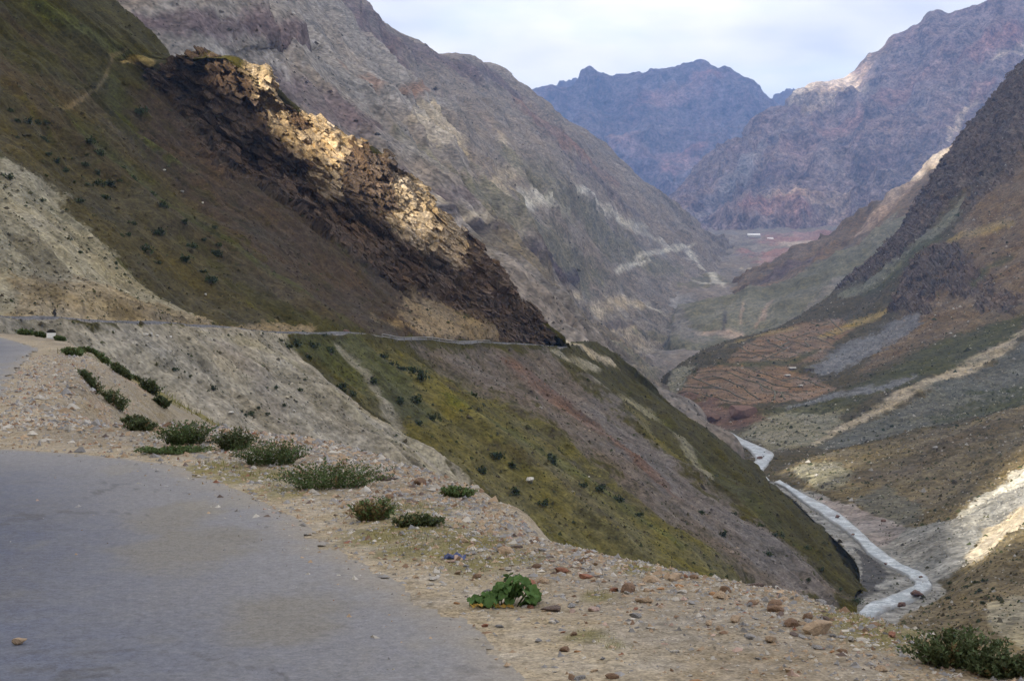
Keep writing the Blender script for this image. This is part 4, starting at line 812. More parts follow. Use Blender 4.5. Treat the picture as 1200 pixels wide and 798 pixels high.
# ---------------------------------------------------------------- near ground and road
def near_ground():
    th = np.radians(np.concatenate([np.linspace(-75, -24, 50, endpoint=False), np.linspace(-24, 24, 470), np.linspace(24.5, 60, 30)]))
    rr = np.exp(np.linspace(math.log(2.2), math.log(125.0), 420))
    R_, T_ = np.meshgrid(rr, th, indexing='ij')
    x, y = R_*np.sin(T_), R_*np.cos(T_)
    z, e, rd = fore_height(x, y)
    P = np.stack([x, y, z], -1)
    w1 = fbm(x/1.7, y/1.7, z/1.7, 5, 0.62); w2 = fbm(x/0.35, y/0.35, z/0.35, 4, 0.62); w3 = fbm(x/7, y/7, z/7, 4)
    gravel = np.array([0.245, 0.205, 0.158]); sand = np.array([0.34, 0.29, 0.222]); grey = np.array([0.245, 0.225, 0.20]); soil = np.array([0.17, 0.135, 0.095])
    C = np.zeros(P.shape); C[:] = gravel
    def lay(c, m):
        nonlocal C
        m = np.clip(m, 0, 1)[..., None]; C = C*(1-m)+np.array(c)*m
    lay(grey, smooth(w1, -0.1, 0.5)*0.7)
    lay(sand, smooth(w3+0.4*w1, 0.0, 0.5)*0.8)
    lay(sand, (1-smooth(np.abs(rd-0.25+0.3*w1), 0.0, 0.9))*0.75)
    lay(soil, smooth(w2, 0.25, 0.7)*0.45)
    bank = smooth(e, 0.1, 1.2)*smooth(y, 15, 30)
    lay((0.24, 0.205, 0.155), bank*0.8)
    lay((0.34, 0.22, 0.14), bank*smooth(fbm(x/2.2+4, y/2.2, z/2.2, 3), 0.25, 0.6)*0.7)
    lay((0.22, 0.20, 0.17), bank*smooth(fbm(x/1.5+9, y/1.5, z/1.5, 3), 0.15, 0.5)*0.6)
    G = np.zeros(P.shape); G[..., 0] = 0.25+0.5*bank; G[..., 1] = 0.8
    g = np.zeros(x.shape)
    for (gx_, gy_, gr) in GRASS_PATCHES:
        g = np.maximum(g, 1-smooth(np.hypot(x-gx_, (y-gy_)*0.62)/gr+0.5*w1+0.45*w2, 0.4, 1.25))
    lay((0.15, 0.135, 0.05), g*0.75)
    crest = np.zeros(x.shape)
    for (sx, sy, sz) in SPUR[1:]:
        crest = np.maximum(crest, 1-smooth(np.hypot(x-sx, y-sy)/2.2+0.5*w1, 0.4, 1.2))
    lay((0.17, 0.15, 0.045), crest*0.85)
    C *= np.array([0.88, 0.88, 0.84])*np.clip(1+0.10*w2+0.12*w1, 0.5, 1.5)[..., None]
    o = grid_mesh('gravel_verge', P, {'soil': np.clip(C, 0.01, 0.7), 'ground': G}, terrain_mat('land_verge', 0.010, 0.35, 0.6))
    o['kind'] = 'structure'
    # the road: a worn sheet that thins out into the dust along its edge
    w4 = fbm(x/0.09, y/0.16, 0*x+1, 3, 0.6)
    k = rd < 0.02+0.24*w1+0.20*w2+0.12*w4
    idx = np.arange(x.size).reshape(x.shape)
    keep = k[:-1, :-1] & k[1:, :-1] & k[:-1, 1:] & k[1:, 1:]
    q = np.stack([idx[:-1, :-1], idx[:-1, 1:], idx[1:, 1:], idx[1:, :-1]], -1)[keep][:, ::-1]
    inr = smooth(-rd, -0.30, 0.25)
    zr = -0.030+0.036*inr+fbm(x/4, y/4, 0*x+2, 3)*0.010*inr+fbm(x/0.16, y/0.16, 0*x+3, 3, 0.6)*0.0022
    zr = np.where(y > 30, zr+0.02, zr)
    RP = np.stack([x, y, zr], -1)
    rc_ = np.zeros(P.shape); rc_[:] = (0.097, 0.107, 0.142)
    def layr(c, m):
        nonlocal rc_
        m = np.clip(m, 0, 1)[..., None]; rc_ = rc_*(1-m)+np.array(c)*m
    layr((0.082, 0.088, 0.115), smooth(fbm(x/2.5+3, y/5.0, 0*x, 4), 0.0, 0.5)*0.6)
    layr((0.205, 0.202, 0.204), (1-smooth(-rd+0.6*w3+0.35*w1, 0.1, 3.0))*0.8)
    layr((0.235, 0.212, 0.178), (1-smooth(-rd+0.25*w1+0.15*w2, 0.0, 0.5))*0.8)
    for (px_, py_, pr) in ((-2.35, 11.4, 0.55), (-1.3, 8.75, 0.45), (-2.9, 13.1, 0.5)):      # sandy potholes
        layr((0.165, 0.155, 0.135), (1-smooth(np.hypot((x-px_), (y-py_)*0.45)/pr+0.5*w1+0.3*w2, 0.5, 1.1))*0.7)
    layr((0.135, 0.133, 0.135), smooth(fbm(x/1.2+7, y/1.2, 0*x, 5, 0.65), 0.18, 0.6)*0.5)
    crack = np.abs(fbm(x/1.9+11, y/1.9, 0*x+2, 4, 0.55)); crack2 = fbm(x/3.1, y/3.1, 0*x+8, 2)
    layr((0.075, 0.075, 0.08), (1-smooth(crack, 0.010, 0.030))*smooth(crack2, 0.0, 0.35)*0.55)
    layr((0.21, 0.195, 0.165), smooth(fbm(x/0.9+2, y/2.6, 0*x+6, 4, 0.65)-0.36*smooth(-rd, 0.2, 2.0), 0.1, 0.5)*0.5)
    rc_ *= np.clip(1+0.05*w2+0.06*w1+0.05*w4, 0.6, 1.4)[..., None]
    used = np.unique(q); remap = np.full(x.size, -1); remap[used] = np.arange(len(used))
    rg_ = np.zeros((len(used), 3)); rg_[:, 1] = 0.45
    ro = quad_mesh('road', RP.reshape(-1, 3)[used], remap[q], {'soil': np.clip(rc_, 0.01, 0.7).reshape(-1, 3)[used], 'ground': rg_}, road_mat)
    ro['kind'] = 'structure'
    return o

def asphalt():
    m = terrain_mat('asphalt', 0.0065, 0.12, 0.32)
    return m
road_mat = asphalt()
verge = near_ground()

def verge_z(x, y):
    z, e, rd = fore_height(np.array([float(x)]), np.array([float(y)]))
    return float(z[0])

# the same road again where it rounds the hillside opposite
def far_road():
    P = LAND['hill']; r0, r1 = ROAD_ROWS; c0, c1 = ROAD_COLS
    c0, c1 = min(c0, c1), max(c0, c1)
    a = P[r0, c0:c1].copy(); b = P[r1, c0:c1].copy()
    ker = np.ones(9)/9
    for q in (a, b):
        for k in range(3):
            pad = np.concatenate([np.full(4, q[0, k]), q[:, k], np.full(4, q[-1, k])]); q[:, k] = np.convolve(pad, ker, 'valid')
    zz = np.maximum(a[:, 2], b[:, 2])+0.25
    rows = []
    for f in (0.0, 0.06, 0.3, 0.5, 0.7, 0.94, 1.0):
        p = a*(1-f)+b*f; p[:, 2] = zz+0.5*f+(-0.9 if f in (0.0, 1.0) else 0.0); rows.append(p)
    R_ = np.stack(rows)
    C = np.zeros(R_.shape); C[:] = (0.105, 0.106, 0.115); C[:1] = (0.24, 0.215, 0.175); C[-1] = (0.26, 0.23, 0.18)
    G = np.zeros(R_.shape); G[..., 1] = 0.3
    o = grid_mesh('road', R_, {'soil': C, 'ground': G}, terrain_mat('far_asphalt', 0.3, 0.3))
    o['kind'] = 'structure'
    return R_
FAR_ROAD = far_road()

# ---------------------------------------------------------------- river
def river():
    m, nt, b = node_mat('river_water')
    co = N(nt, 'ShaderNodeTexCoord')
    n1 = N(nt, 'ShaderNodeTexNoise', i_Scale=0.22, i_Detail=9.0, i_Roughness=0.75); nt.links.new(co.outputs['Object'], n1.inputs['Vector'])
    rp = N(nt, 'ShaderNodeValToRGB'); nt.links.new(n1.outputs['Fac'], rp.inputs[0])
    rp.color_ramp.elements[0].position = 0.46; rp.color_ramp.elements[0].color = (0.17, 0.20, 0.215, 1)
    rp.color_ramp.elements[1].position = 0.60; rp.color_ramp.elements[1].color = (0.44, 0.48, 0.51, 1)
    wa = N(nt, 'ShaderNodeAttribute', attribute_name='bank'); mxw = N(nt, 'ShaderNodeMix', data_type='RGBA'); nt.links.new(wa.outputs['Fac'], mxw.inputs[0]); nt.links.new(rp.outputs[0], mxw.inputs[6]); mxw.inputs[7].default_value = (0.13, 0.13, 0.125, 1)
    nt.links.new(mxw.outputs[2], b.inputs['Base Color'])
    b.inputs['Roughness'].default_value = 0.45; b.inputs['Specular IOR Level'].default_value = 0.5
    bp = N(nt, 'ShaderNodeBump', i_Strength=0.5, i_Distance=0.6); nt.links.new(n1.outputs['Fac'], bp.inputs['Height']); nt.links.new(bp.outputs[0], b.inputs['Normal'])
    verts, faces, wet = [], [], []
    for lb, rb_ in RIVERS:
        lb, rb_ = np.array(lb, float), np.array(rb_, float); lb, rb_ = lb*0.9+rb_*0.1, rb_*0.9+lb*0.1
        k = np.arange(len(lb), dtype=float); u = np.linspace(0, len(lb)-1, (len(lb)-1)*10+1)
        A, B = _pchip(lb, k, u), _pchip(rb_, k, u)
        wn_ = 0.5+0.5*fbm(u*0.55+len(verts), 0*u, 0*u+2, 3); sh_ = (-0.16+0.30*wn_)[:, None]; sw_ = 0.26*fbm(u*0.4+9+len(verts), 0*u, 0*u+5, 3)[:, None]; A, B = A+(B-A)*(sh_+sw_), B+(A-B)*(sh_-sw_)
        base_i = len(verts); W = 15
        for i in range(len(u)):
            for j in range(W):
                f = j/(W-1); p = A[i]*(1-f)+B[i]*f; nz = float(noise3(np.array([p[0]/9.0]), np.array([p[1]/14.0]), np.array([0.3]))[0]); wet.append(min(1.0, max(0.0, 1.0-(min(f, 1-f)+0.16*nz)/0.14)+max(0.0, nz-0.22)*2.6))
                verts.append((p[0], p[1], -96.9-(1.1 if j in (0, W-1) else 0)+0.12*math.sin(i*1.3+j*2.1)))
        for i in range(len(u)-1):
            for j in range(W-1):
                a = base_i+i*W+j; faces.append((a, a+1, a+W+1, a+W))
    me = bpy.data.meshes.new('river'); me.from_pydata(verts, [], faces); me.update()
    me.materials.append(m)
    at = me.attributes.new('bank', 'FLOAT', 'POINT'); at.data.foreach_set('value', np.array(wet, np.float32))
    bm = bmesh.new(); bm.from_mesh(me); bmesh.ops.recalc_face_normals(bm, faces=bm.faces)
    if sum(f.normal.z for f in bm.faces) < 0: bmesh.ops.reverse_faces(bm, faces=bm.faces)
    bm.to_mesh(me); bm.free()
    for p in me.polygons: p.use_smooth = True
    o = bpy.data.objects.new('river', me); col.objects.link(o); o['kind'] = 'structure'
river()


# ---------------------------------------------------------------- things: helpers
rnd = random.Random(11)
nrs = np.random.RandomState(5)

def tag(o, label=None, cat=None, group=None, kind=None):
    if label: o['label'] = label
    if cat: o['category'] = cat
    if group: o['group'] = group
    if kind: o['kind'] = kind
    return o

def empty(name, loc=(0, 0, 0), rz=0.0):
    o = bpy.data.objects.new(name, None); o.location = loc; o.rotation_euler = (0, 0, rz); o.empty_display_size = 0.2
    col.objects.link(o); return o

def mesh_of(name, v, f, mat, smooth_=False, attrs=None):
    me = bpy.data.meshes.new(name); me.from_pydata([tuple(map(float, p)) for p in v], [], [tuple(map(int, q)) for q in f]); me.update()
    me.materials.append(mat)
    if smooth_:
        me.polygons.foreach_set('use_smooth', np.ones(len(me.polygons), bool))
    for key, a in (attrs or {}).items():
        at = me.attributes.new(key, 'FLOAT_COLOR', 'POINT'); c = np.ones((len(v), 4), np.float32); c[:, :3] = a; at.data.foreach_set('color', c.ravel())
    return me

def put(name, me, loc=(0, 0, 0), rot=(0, 0, 0), scale=(1, 1, 1), parent=None):
    o = bpy.data.objects.new(name, me); o.location = loc; o.rotation_euler = rot; o.scale = scale
    if parent is not None: o.parent = parent
    col.objects.link(o); return o

ORD = 'first second third fourth fifth sixth seventh eighth ninth tenth eleventh twelfth thirteenth fourteenth fifteenth sixteenth seventeenth eighteenth nineteenth twentieth'.split()

class MB:
    """collects boxes, bars and revolved shapes into one mesh"""
    def __init__(s): s.v, s.f = [], []
    def add(s, v, f):
        n = len(s.v); s.v += [tuple(p) for p in v]; s.f += [tuple(i+n for i in q) for q in f]; return s
    def box(s, c, d, rz=0.0, taper=1.0):
        x, y, z = c; a, b, h = d[0]/2, d[1]/2, d[2]/2; v = []
        for sz in (-1, 1):
            k = taper if sz > 0 else 1.0
            for sx, sy in ((-1, -1), (1, -1), (1, 1), (-1, 1)):
                px, py = sx*a*k, sy*b*k
                v.append((x+px*math.cos(rz)-py*math.sin(rz), y+px*math.sin(rz)+py*math.cos(rz), z+sz*h))
        return s.add(v, [(3, 2, 1, 0), (4, 5, 6, 7), (0, 1, 5, 4), (1, 2, 6, 5), (2, 3, 7, 6), (3, 0, 4, 7)])
    def tube(s, pts, rad, n=6):
        pts = [np.array(p, float) for p in pts]; rings = []
        for i, p in enumerate(pts):
            d = pts[min(i+1, len(pts)-1)]-pts[max(i-1, 0)]; d /= np.linalg.norm(d)+1e-9
            u = np.cross(d, (0, 0, 1.0)) if abs(d[2]) < 0.95 else np.cross(d, (1.0, 0, 0))
            u /= np.linalg.norm(u); w = np.cross(d, u)
            r = rad[i] if isinstance(rad, (list, tuple)) else rad
            rings.append([p+r*(math.cos(t)*u+math.sin(t)*w) for t in np.linspace(0, 2*math.pi, n, endpoint=False)])
        v = [q for r_ in rings for q in r_]; f = []
        for i in range(len(pts)-1):
            for k in range(n):
                a, b = i*n+k, i*n+(k+1) % n; f.append((a, b, b+n, a+n))
        f.append(tuple(range(n))[::-1]); f.append(tuple(range((len(pts)-1)*n, len(pts)*n)))
        return s.add(v, f)
    def ring(s, c, R, r, axis='x', n=18, m=6):
        v, f = [], []
        for i in range(n):
            t = 2*math.pi*i/n
            for k in range(m):
                u = 2*math.pi*k/m; q = R+r*math.cos(u)
                v.append((c[0]+r*math.sin(u), c[1]+q*math.cos(t), c[2]+q*math.sin(t)))
        for i in range(n):
            for k in range(m):
                f.append((i*m+k, i*m+(k+1) % m, ((i+1) % n)*m+(k+1) % m, ((i+1) % n)*m+k))
        return s.add(v, f)
    def build(s, name, mat, parent=None, smooth_=False):
        me = mesh_of(name, s.v, s.f, mat, smooth_)
        bm = bmesh.new(); bm.from_mesh(me); bmesh.ops.recalc_face_normals(bm, faces=bm.faces); bm.to_mesh(me); bm.free()
        return put(name, me, parent=parent)

def plain(name, rgb, rough=0.85, spec=0.2, var=0.25, scale=6.0, bump=0.0, metal=0.0):
    m, nt, b = node_mat(name)
    co = N(nt, 'ShaderNodeTexCoord'); n = N(nt, 'ShaderNodeTexNoise', i_Scale=scale, i_Detail=6.0, i_Roughness=0.65); nt.links.new(co.outputs['Object'], n.inputs['Vector'])
    info = N(nt, 'ShaderNodeObjectInfo')
    k = N(nt, 'ShaderNodeMapRange', i_1=0.25, i_2=0.75, i_3=1-var, i_4=1+var); nt.links.new(n.outputs['Fac'], k.inputs[0])
    k2 = N(nt, 'ShaderNodeMapRange', i_3=0.82, i_4=1.18); nt.links.new(info.outputs['Random'], k2.inputs[0])
    kk = maths(nt, 'MULTIPLY', k.outputs[0], k2.outputs[0])
    mul = N(nt, 'ShaderNodeVectorMath', operation='SCALE'); mul.inputs[0].default_value = rgb; nt.links.new(kk, mul.inputs['Scale'])
    nt.links.new(mul.outputs[0], b.inputs['Base Color'])
    b.inputs['Roughness'].default_value = rough; b.inputs['Specular IOR Level'].default_value = spec; b.inputs['Metallic'].default_value = metal
    if bump:
        bp = N(nt, 'ShaderNodeBump', i_Strength=0.8, i_Distance=bump); nt.links.new(n.outputs['Fac'], bp.inputs['Height']); nt.links.new(bp.outputs[0], b.inputs['Normal'])
    return m

def leafy(name, rgb, var=0.45):
    """leaves: colour varies leaf by leaf, a little light comes through"""
    m, nt, b = node_mat(name)
    g = N(nt, 'ShaderNodeNewGeometry'); info = N(nt, 'ShaderNodeObjectInfo')
    k = N(nt, 'ShaderNodeMapRange', i_3=1-var, i_4=1+var); nt.links.new(g.outputs['Random Per Island'], k.inputs[0])
    k2 = N(nt, 'ShaderNodeMapRange', i_3=0.8, i_4=1.2); nt.links.new(info.outputs['Random'], k2.inputs[0])
    mul = N(nt, 'ShaderNodeVectorMath', operation='SCALE'); mul.inputs[0].default_value = rgb
    nt.links.new(maths(nt, 'MULTIPLY', k.outputs[0], k2.outputs[0]), mul.inputs['Scale'])
    hs = N(nt, 'ShaderNodeHueSaturation'); nt.links.new(mul.outputs[0], hs.inputs['Color'])
    hu = N(nt, 'ShaderNodeMapRange', i_3=0.47, i_4=0.53); nt.links.new(g.outputs['Random Per Island'], hu.inputs[0]); nt.links.new(hu.outputs[0], hs.inputs['Hue'])
    nt.links.new(hs.outputs[0], b.inputs['Base Color'])
    b.inputs['Roughness'].default_value = 0.7
    tr = N(nt, 'ShaderNodeBsdfTranslucent'); nt.links.new(hs.outputs[0], tr.inputs[0])
    mx = N(nt, 'ShaderNodeMixShader'); mx.inputs[0].default_value = 0.25
    out = [n for n in nt.nodes if n.type == 'OUTPUT_MATERIAL'][0]
    nt.links.new(b.outputs[0], mx.inputs[1]); nt.links.new(tr.outputs[0], mx.inputs[2]); nt.links.new(mx.outputs[0], out.inputs['Surface'])
    return m

M_SHRUB = leafy('juniper', (0.045, 0.06, 0.026)); M_BUSH = leafy('bush_leaf', (0.105, 0.145, 0.058)); M_BUSH2 = leafy('bush_leaf_dark', (0.085, 0.108, 0.050))
M_DRY = leafy('dry_stalk', (0.19, 0.14, 0.07)); M_OLIVE = leafy('dry_grass', (0.16, 0.15, 0.05)); M_BROAD = leafy('broad_leaf', (0.085, 0.15, 0.045), 0.5)
M_BROADY = leafy('withered_leaf', (0.32, 0.20, 0.05), 0.3); M_WOOD = plain('twig', (0.10, 0.075, 0.05))
ST = {'red': (0.26, 0.125, 0.085), 'tan': (0.34, 0.255, 0.175), 'brown': (0.19, 0.125, 0.085), 'orange': (0.38, 0.215, 0.11), 'pink': (0.36, 0.265, 0.22), 'dark': (0.135, 0.105, 0.095), 'grey': (0.24, 0.235, 0.235), 'pale': (0.40, 0.375, 0.335), 'white': (0.55, 0.52, 0.48), 'scree': (0.44, 0.42, 0.38), 'river_red': (0.14, 0.085, 0.065)}
M_ST = {k: plain('stone_'+k, c, 0.9, 0.15, 0.35, 9.0, 0.02) for k, c in ST.items()}

def children_of(o): return [c for c in bpy.data.objects if c.parent == o]

# ---------------------------------------------------------------- stones
def stone_mesh(name, mat, seed, sub=2, flat=0.62):
    r = np.random.RandomState(seed)
    bm = bmesh.new(); bmesh.ops.create_icosphere(bm, subdivisions=sub, radius=0.5)
    V = np.array([v.co[:] for v in bm.verts])
    for _ in range(13):                                      # broken faces
        n = r.normal(size=3); n /= np.linalg.norm(n); d = 0.24+0.15*r.rand()
        k = V@n; V = V-np.clip(k-d, 0, None)[:, None]*n
    V = V*(np.array([1, 0.6+0.35*r.rand(), flat*(0.75+0.4*r.rand())]))
    V = V+0.018*np.stack([noise3(V[:, 0]*5+seed, V[:, 1]*5, V[:, 2]*5), noise3(V[:, 0]*5, V[:, 1]*5+seed, V[:, 2]*5), noise3(V[:, 0]*5, V[:, 1]*5, V[:, 2]*5+seed)], -1)
    V[:, 0] /= V[:, 0].max()-V[:, 0].min()
    V[:, 2] -= V[:, 2].min()
    for v, c in zip(bm.verts, V): v.co = c
    me = bpy.data.meshes.new(name); bm.to_mesh(me); bm.free(); me.materials.append(mat)
    return me

COLOUR_WORD = {'red': 'rusty red', 'tan': 'tan', 'brown': 'dark brown', 'orange': 'orange brown', 'pink': 'pinkish', 'dark': 'dark purplish', 'grey': 'grey', 'pale': 'pale', 'white': 'whitish'}
ROCKS = {k: [stone_mesh('stone', M_ST[k], 40+i*7+len(k), 2) for i in range(3)] for k in COLOUR_WORD}
special = {0: 'larger rounded rusty red boulder above the broad-leaved plant', 1: 'second rusty red boulder, just right of the larger one', 7: 'flat pinkish slab right of the broad-leaved plant', 8: 'flat dark red stone right beside the broad-leaved plant',
           10: 'dark brown wedge stone low on the gravel near the bottom', 11: 'small orange pebble touching the dark brown wedge stone', 35: 'long dark red rock at the right end of the long roadside bush', 36: 'dark brown rock on the heaped edge of the verge', 23: 'flat pinkish stone under the blue scrap of plastic',
           40: 'dark grey stone on the crest of the verge beside the drop', 48: 'largest flat tan slab on the right of the verge', 47: 'dark red stone left of the largest tan slab', 46: 'pale grey slab left of the dark red stone', 53: 'tan stone at the foot of the big bush at bottom right',
           60: 'grey boulder resting in the sand behind the roadside bushes', 61: 'pale pointed stone in front of the long roadside bush', 27: 'red brown stone at the bottom edge of the picture'}
for i, (x, y, w, c) in enumerate(VERGE_STONES):
    z = verge_z(x, y)
    o = put('stone', ROCKS[c][i % 3], (x, y, z-0.14*w), (0, 0, rnd.uniform(0, 6.28)), (w, w, w*rnd.uniform(0.8, 1.15)))
    if i in special: tag(o, special[i], 'stone')
    else:
        where = 'right half of the stony verge' if x > 0.62 else ('middle of the stony verge' if x > -0.2 else 'left part of the stony verge')
        tag(o, '%s stone lying loose on the %s' % (COLOUR_WORD[c], where), 'stone', '%s stones on the %s' % (COLOUR_WORD[c], where))
# a scatter of smaller stones, thicker towards the edge of the drop
edge = np.array(VERGE_EDGE[2:15]); n_small = 0
while n_small < 190:
    k = nrs.randint(0, len(edge)-1); t = nrs.rand(); p = edge[k]*(1-t)+edge[k+1]*t
    nrm = np.array([edge[k+1][1]-edge[k][1], -(edge[k+1][0]-edge[k][0])]); nrm /= np.linalg.norm(nrm)
    p = p-np.abs(nrm)*np.array([1, 0.6])*nrs.gamma(1.6, 0.55)
    z, e, rd = fore_height(np.array([p[0]]), np.array([p[1]]))
    if rd[0] < 0.15 or e[0] > 0.25 or p[1] < 6.5: continue
    c = ('grey', 'tan', 'pale', 'brown', 'pink', 'dark', 'red', 'white', 'orange')[nrs.choice(9, p=[.26, .2, .2, .09, .08, .06, .05, .04, .02])]
    w = 0.028+nrs.gamma(1.5, 0.018)
    o = put('stone', ROCKS[c][nrs.randint(3)], (p[0], p[1], float(z[0])-0.16*w), (nrs.normal()*.15, nrs.normal()*.15, nrs.rand()*6.28), (w, w, w))
    px_, py_ = p[0]-PLANT_AT[0], p[1]-PLANT_AT[1]
    where = ('close round the broad-leaved plant' if math.hypot(px_, py_*0.5) < 0.45 else 'in the gravel in front of the broad-leaved plant' if py_ < -0.6 and p[0] < 0.55 else 'on the lip of the drop' if e[0] > -0.25 else 'in the far rubble near the roadside bushes' if p[1] > 13.5 else 'by the flat tan slab at right' if p[0] > 0.9 else 'in the middle of the rubble strip')
    tag(o, 'small %s stone %s' % (COLOUR_WORD[c], where), 'stone', 'small %s stones %s' % (COLOUR_WORD[c], where)); n_small += 1
x, y = PEBBLE_AT
tag(put('stone', ROCKS['tan'][1], (x, y, 0.005), (0, 0, 0.6), (0.085, 0.085, 0.095)), 'single tan stone lying alone on the asphalt at lower left', 'stone')

def gravel():
    n = 40000
    ed = np.array(VERGE_EDGE[1:22]); seg = np.linalg.norm(np.diff(ed, axis=0), axis=1)
    w_ = seg/np.linalg.norm((ed[1:]+ed[:-1])/2, axis=1); w_ /= w_.sum()
    k = nrs.choice(len(seg), n, p=w_); t = nrs.rand(n)[:, None]
    p = ed[k]*(1-t)+ed[k+1]*t; dist = np.linalg.norm(p, axis=1)
    p = p-np.stack([nrs.gamma(1.2, 1.0, n)*np.clip(dist/12, .7, 3)-np.where(dist > 24, 3.0*nrs.rand(n), 0.25), nrs.normal(0, 0.25, n)], -1)
    z, e, rd = fore_height(p[:, 0], p[:, 1])
    ok = ((e < 0.5) | ((p[:, 1] > 24) & (e < 6))) & (p[:, 1] > 5.5) & ((rd > 0.02) | (nrs.rand(n) < np.where(rd > -0.7, 0.5, 0.10)))
    p, z, dist = p[ok], z[ok], dist[ok]; z = np.where(rd[ok] < 0, np.maximum(z, 0.0), z); n = len(p)
    s = (0.007+nrs.gamma(1.4, 0.006, n))*np.clip(dist/11, 0.7, 2.2)
    base_v = np.array([(1, 0, 0.1), (0.3, .9, 0), (-.8, .5, .1), (-.7, -.6, 0), (.4, -.9, .1), (.1, .1, .75), (-.25, -.1, .6)])
    base_f = [(0, 1, 5), (1, 2, 6), (1, 6, 5), (2, 3, 6), (3, 4, 6), (4, 5, 6), (4, 0, 5)]
    ang = nrs.rand(n)*6.28; ca_, sa_ = np.cos(ang), np.sin(ang)
    bv = base_v[None]*(1+0.35*nrs.normal(size=(n, 7, 1)))*np.array([1, 0.75, 0.8])
    V = np.empty((n, 7, 3)); V[..., 0] = bv[..., 0]*ca_[:, None]-bv[..., 1]*sa_[:, None]; V[..., 1] = bv[..., 0]*sa_[:, None]+bv[..., 1]*ca_[:, None]; V[..., 2] = bv[..., 2]
    V = V*s[:, None, None]+np.concatenate([p, (z-0.002)[:, None]], 1)[:, None, :]
    F = (np.array(base_f)[None]+np.arange(n)[:, None, None]*7).reshape(-1, 3)
    pal = np.array([ST[c] for c in ('grey', 'tan', 'pale', 'brown', 'pink', 'dark', 'red')])
    cc = pal[nrs.choice(7, n, p=[.36, .24, .25, .07, .03, .04, .01])]*(0.8+0.4*nrs.rand(n, 1))
    m, nt, b = node_mat('gravel'); a = N(nt, 'ShaderNodeAttribute', attribute_name='soil'); nt.links.new(a.outputs['Color'], b.inputs['Base Color'])
    o = quad_mesh('gravel', V.reshape(-1, 3), F, {'soil': np.repeat(cc, 7, axis=0)}, m)
    o.data.polygons.foreach_set('use_smooth', np.zeros(len(F), bool))
    tag(o, 'fine loose gravel strewn over the verge', 'gravel', kind='stuff')
gravel()

# ---------------------------------------------------------------- loose stones and cushion plants too many to count on the slopes
def litter_slope(name, label, cat, land_name, n, size, colours, weight, flat=0.8):
    P_ = LAND[land_name]; C_, G_ = SOIL[land_name]
    w_ = weight(P_, C_, G_)[:-1, :-1]*(np.abs(P_[:-1, :-1, 0]) < 0.37*P_[:-1, :-1, 1])
    w_ = w_*np.linalg.norm(np.cross(P_[1:, :-1]-P_[:-1, :-1], P_[:-1, 1:]-P_[:-1, :-1]), axis=2)/P_[:-1, :-1, 1]**2
    w_ = (w_/w_.sum()).ravel(); k = nrs.choice(len(w_), n, p=w_); W1 = P_.shape[1]-1
    i, j = k//W1, k % W1; u, v = nrs.rand(n, 1), nrs.rand(n, 1)
    p = P_[i, j]*(1-u)*(1-v)+P_[i+1, j]*u*(1-v)+P_[i, j+1]*(1-u)*v+P_[i+1, j+1]*u*v
    s = size*(0.45+nrs.gamma(1.5, 0.42, n))*p[:, 1]**0.6/400**0.6
    bvs = np.array([(1, 0, 0), (0.3, .9, -.1), (-.8, .5, 0), (-.7, -.6, -.1), (.4, -.9, 0), (.1, .1, .9), (-.25, -.1, .75)])
    bfs = np.array([(0, 1, 5), (1, 2, 6), (1, 6, 5), (2, 3, 6), (3, 4, 6), (4, 5, 6), (4, 0, 5)])
    an = nrs.rand(n)*6.28; ca_, sa_ = np.cos(an)[:, None], np.sin(an)[:, None]
    bv = bvs[None]*(1+0.3*nrs.normal(size=(n, 7, 1)))*np.array([1, 0.8, flat])
    V = np.stack([bv[..., 0]*ca_-bv[..., 1]*sa_, bv[..., 0]*sa_+bv[..., 1]*ca_, bv[..., 2]], -1)*(s*0.5)[:, None, None]+p[:, None, :]
    F = (bfs[None]+np.arange(n)[:, None, None]*7).reshape(-1, 3)
    own = C_[i, j]; pal = np.array(colours)[nrs.randint(0, len(colours), n)]
    cc = np.where(pal[:, :1] < 0, own*(-pal[:, :1]), pal)*(0.75+0.5*nrs.rand(n, 1))
    m, nt, b = node_mat(name); a = N(nt, 'ShaderNodeAttribute', attribute_name='soil'); nt.links.new(a.outputs['Color'], b.inputs['Base Color'])
    o = quad_mesh(name, V.reshape(-1, 3), F, {'soil': np.repeat(np.clip(cc, 0.005, 0.6), 7, axis=0)}, m)
    o.data.polygons.foreach_set('use_smooth', np.zeros(len(F), bool))
    tag(o, label, cat, kind='stuff')
green = lambda P_, C_, G_: np.clip((C_[..., 1]-C_[..., 2])*18, 0.05, 1)*np.where(C_.mean(-1) > 0.17, 0.12, 1.0)
stony = lambda P_, C_, G_: (0.12+G_[..., 0]*(G_[..., 0] < 0.85))*np.where(C_.mean(-1) > 0.17, 0.3, 1.0)
litter_slope('scrub', 'low cushion scrub peppering the near hillside', 'scrub', 'hill', 19000, 0.60, [(.035, .042, .018), (.05, .05, .022), (.06, .05, .03), (-1.5, 0, 0), (-0.5, 0, 0)], green)
litter_slope('scree', 'loose stones strewn over the near hillside', 'scree', 'hill', 20000, 0.52, [(-1.6, 0, 0), (-1.25, 0, 0), (-0.6, 0, 0), (-0.45, 0, 0), (-1.8, 0, 0)], stony)
craggy = lambda P_, C_, G_: smooth(G_[..., 0], 0.7, 0.95)
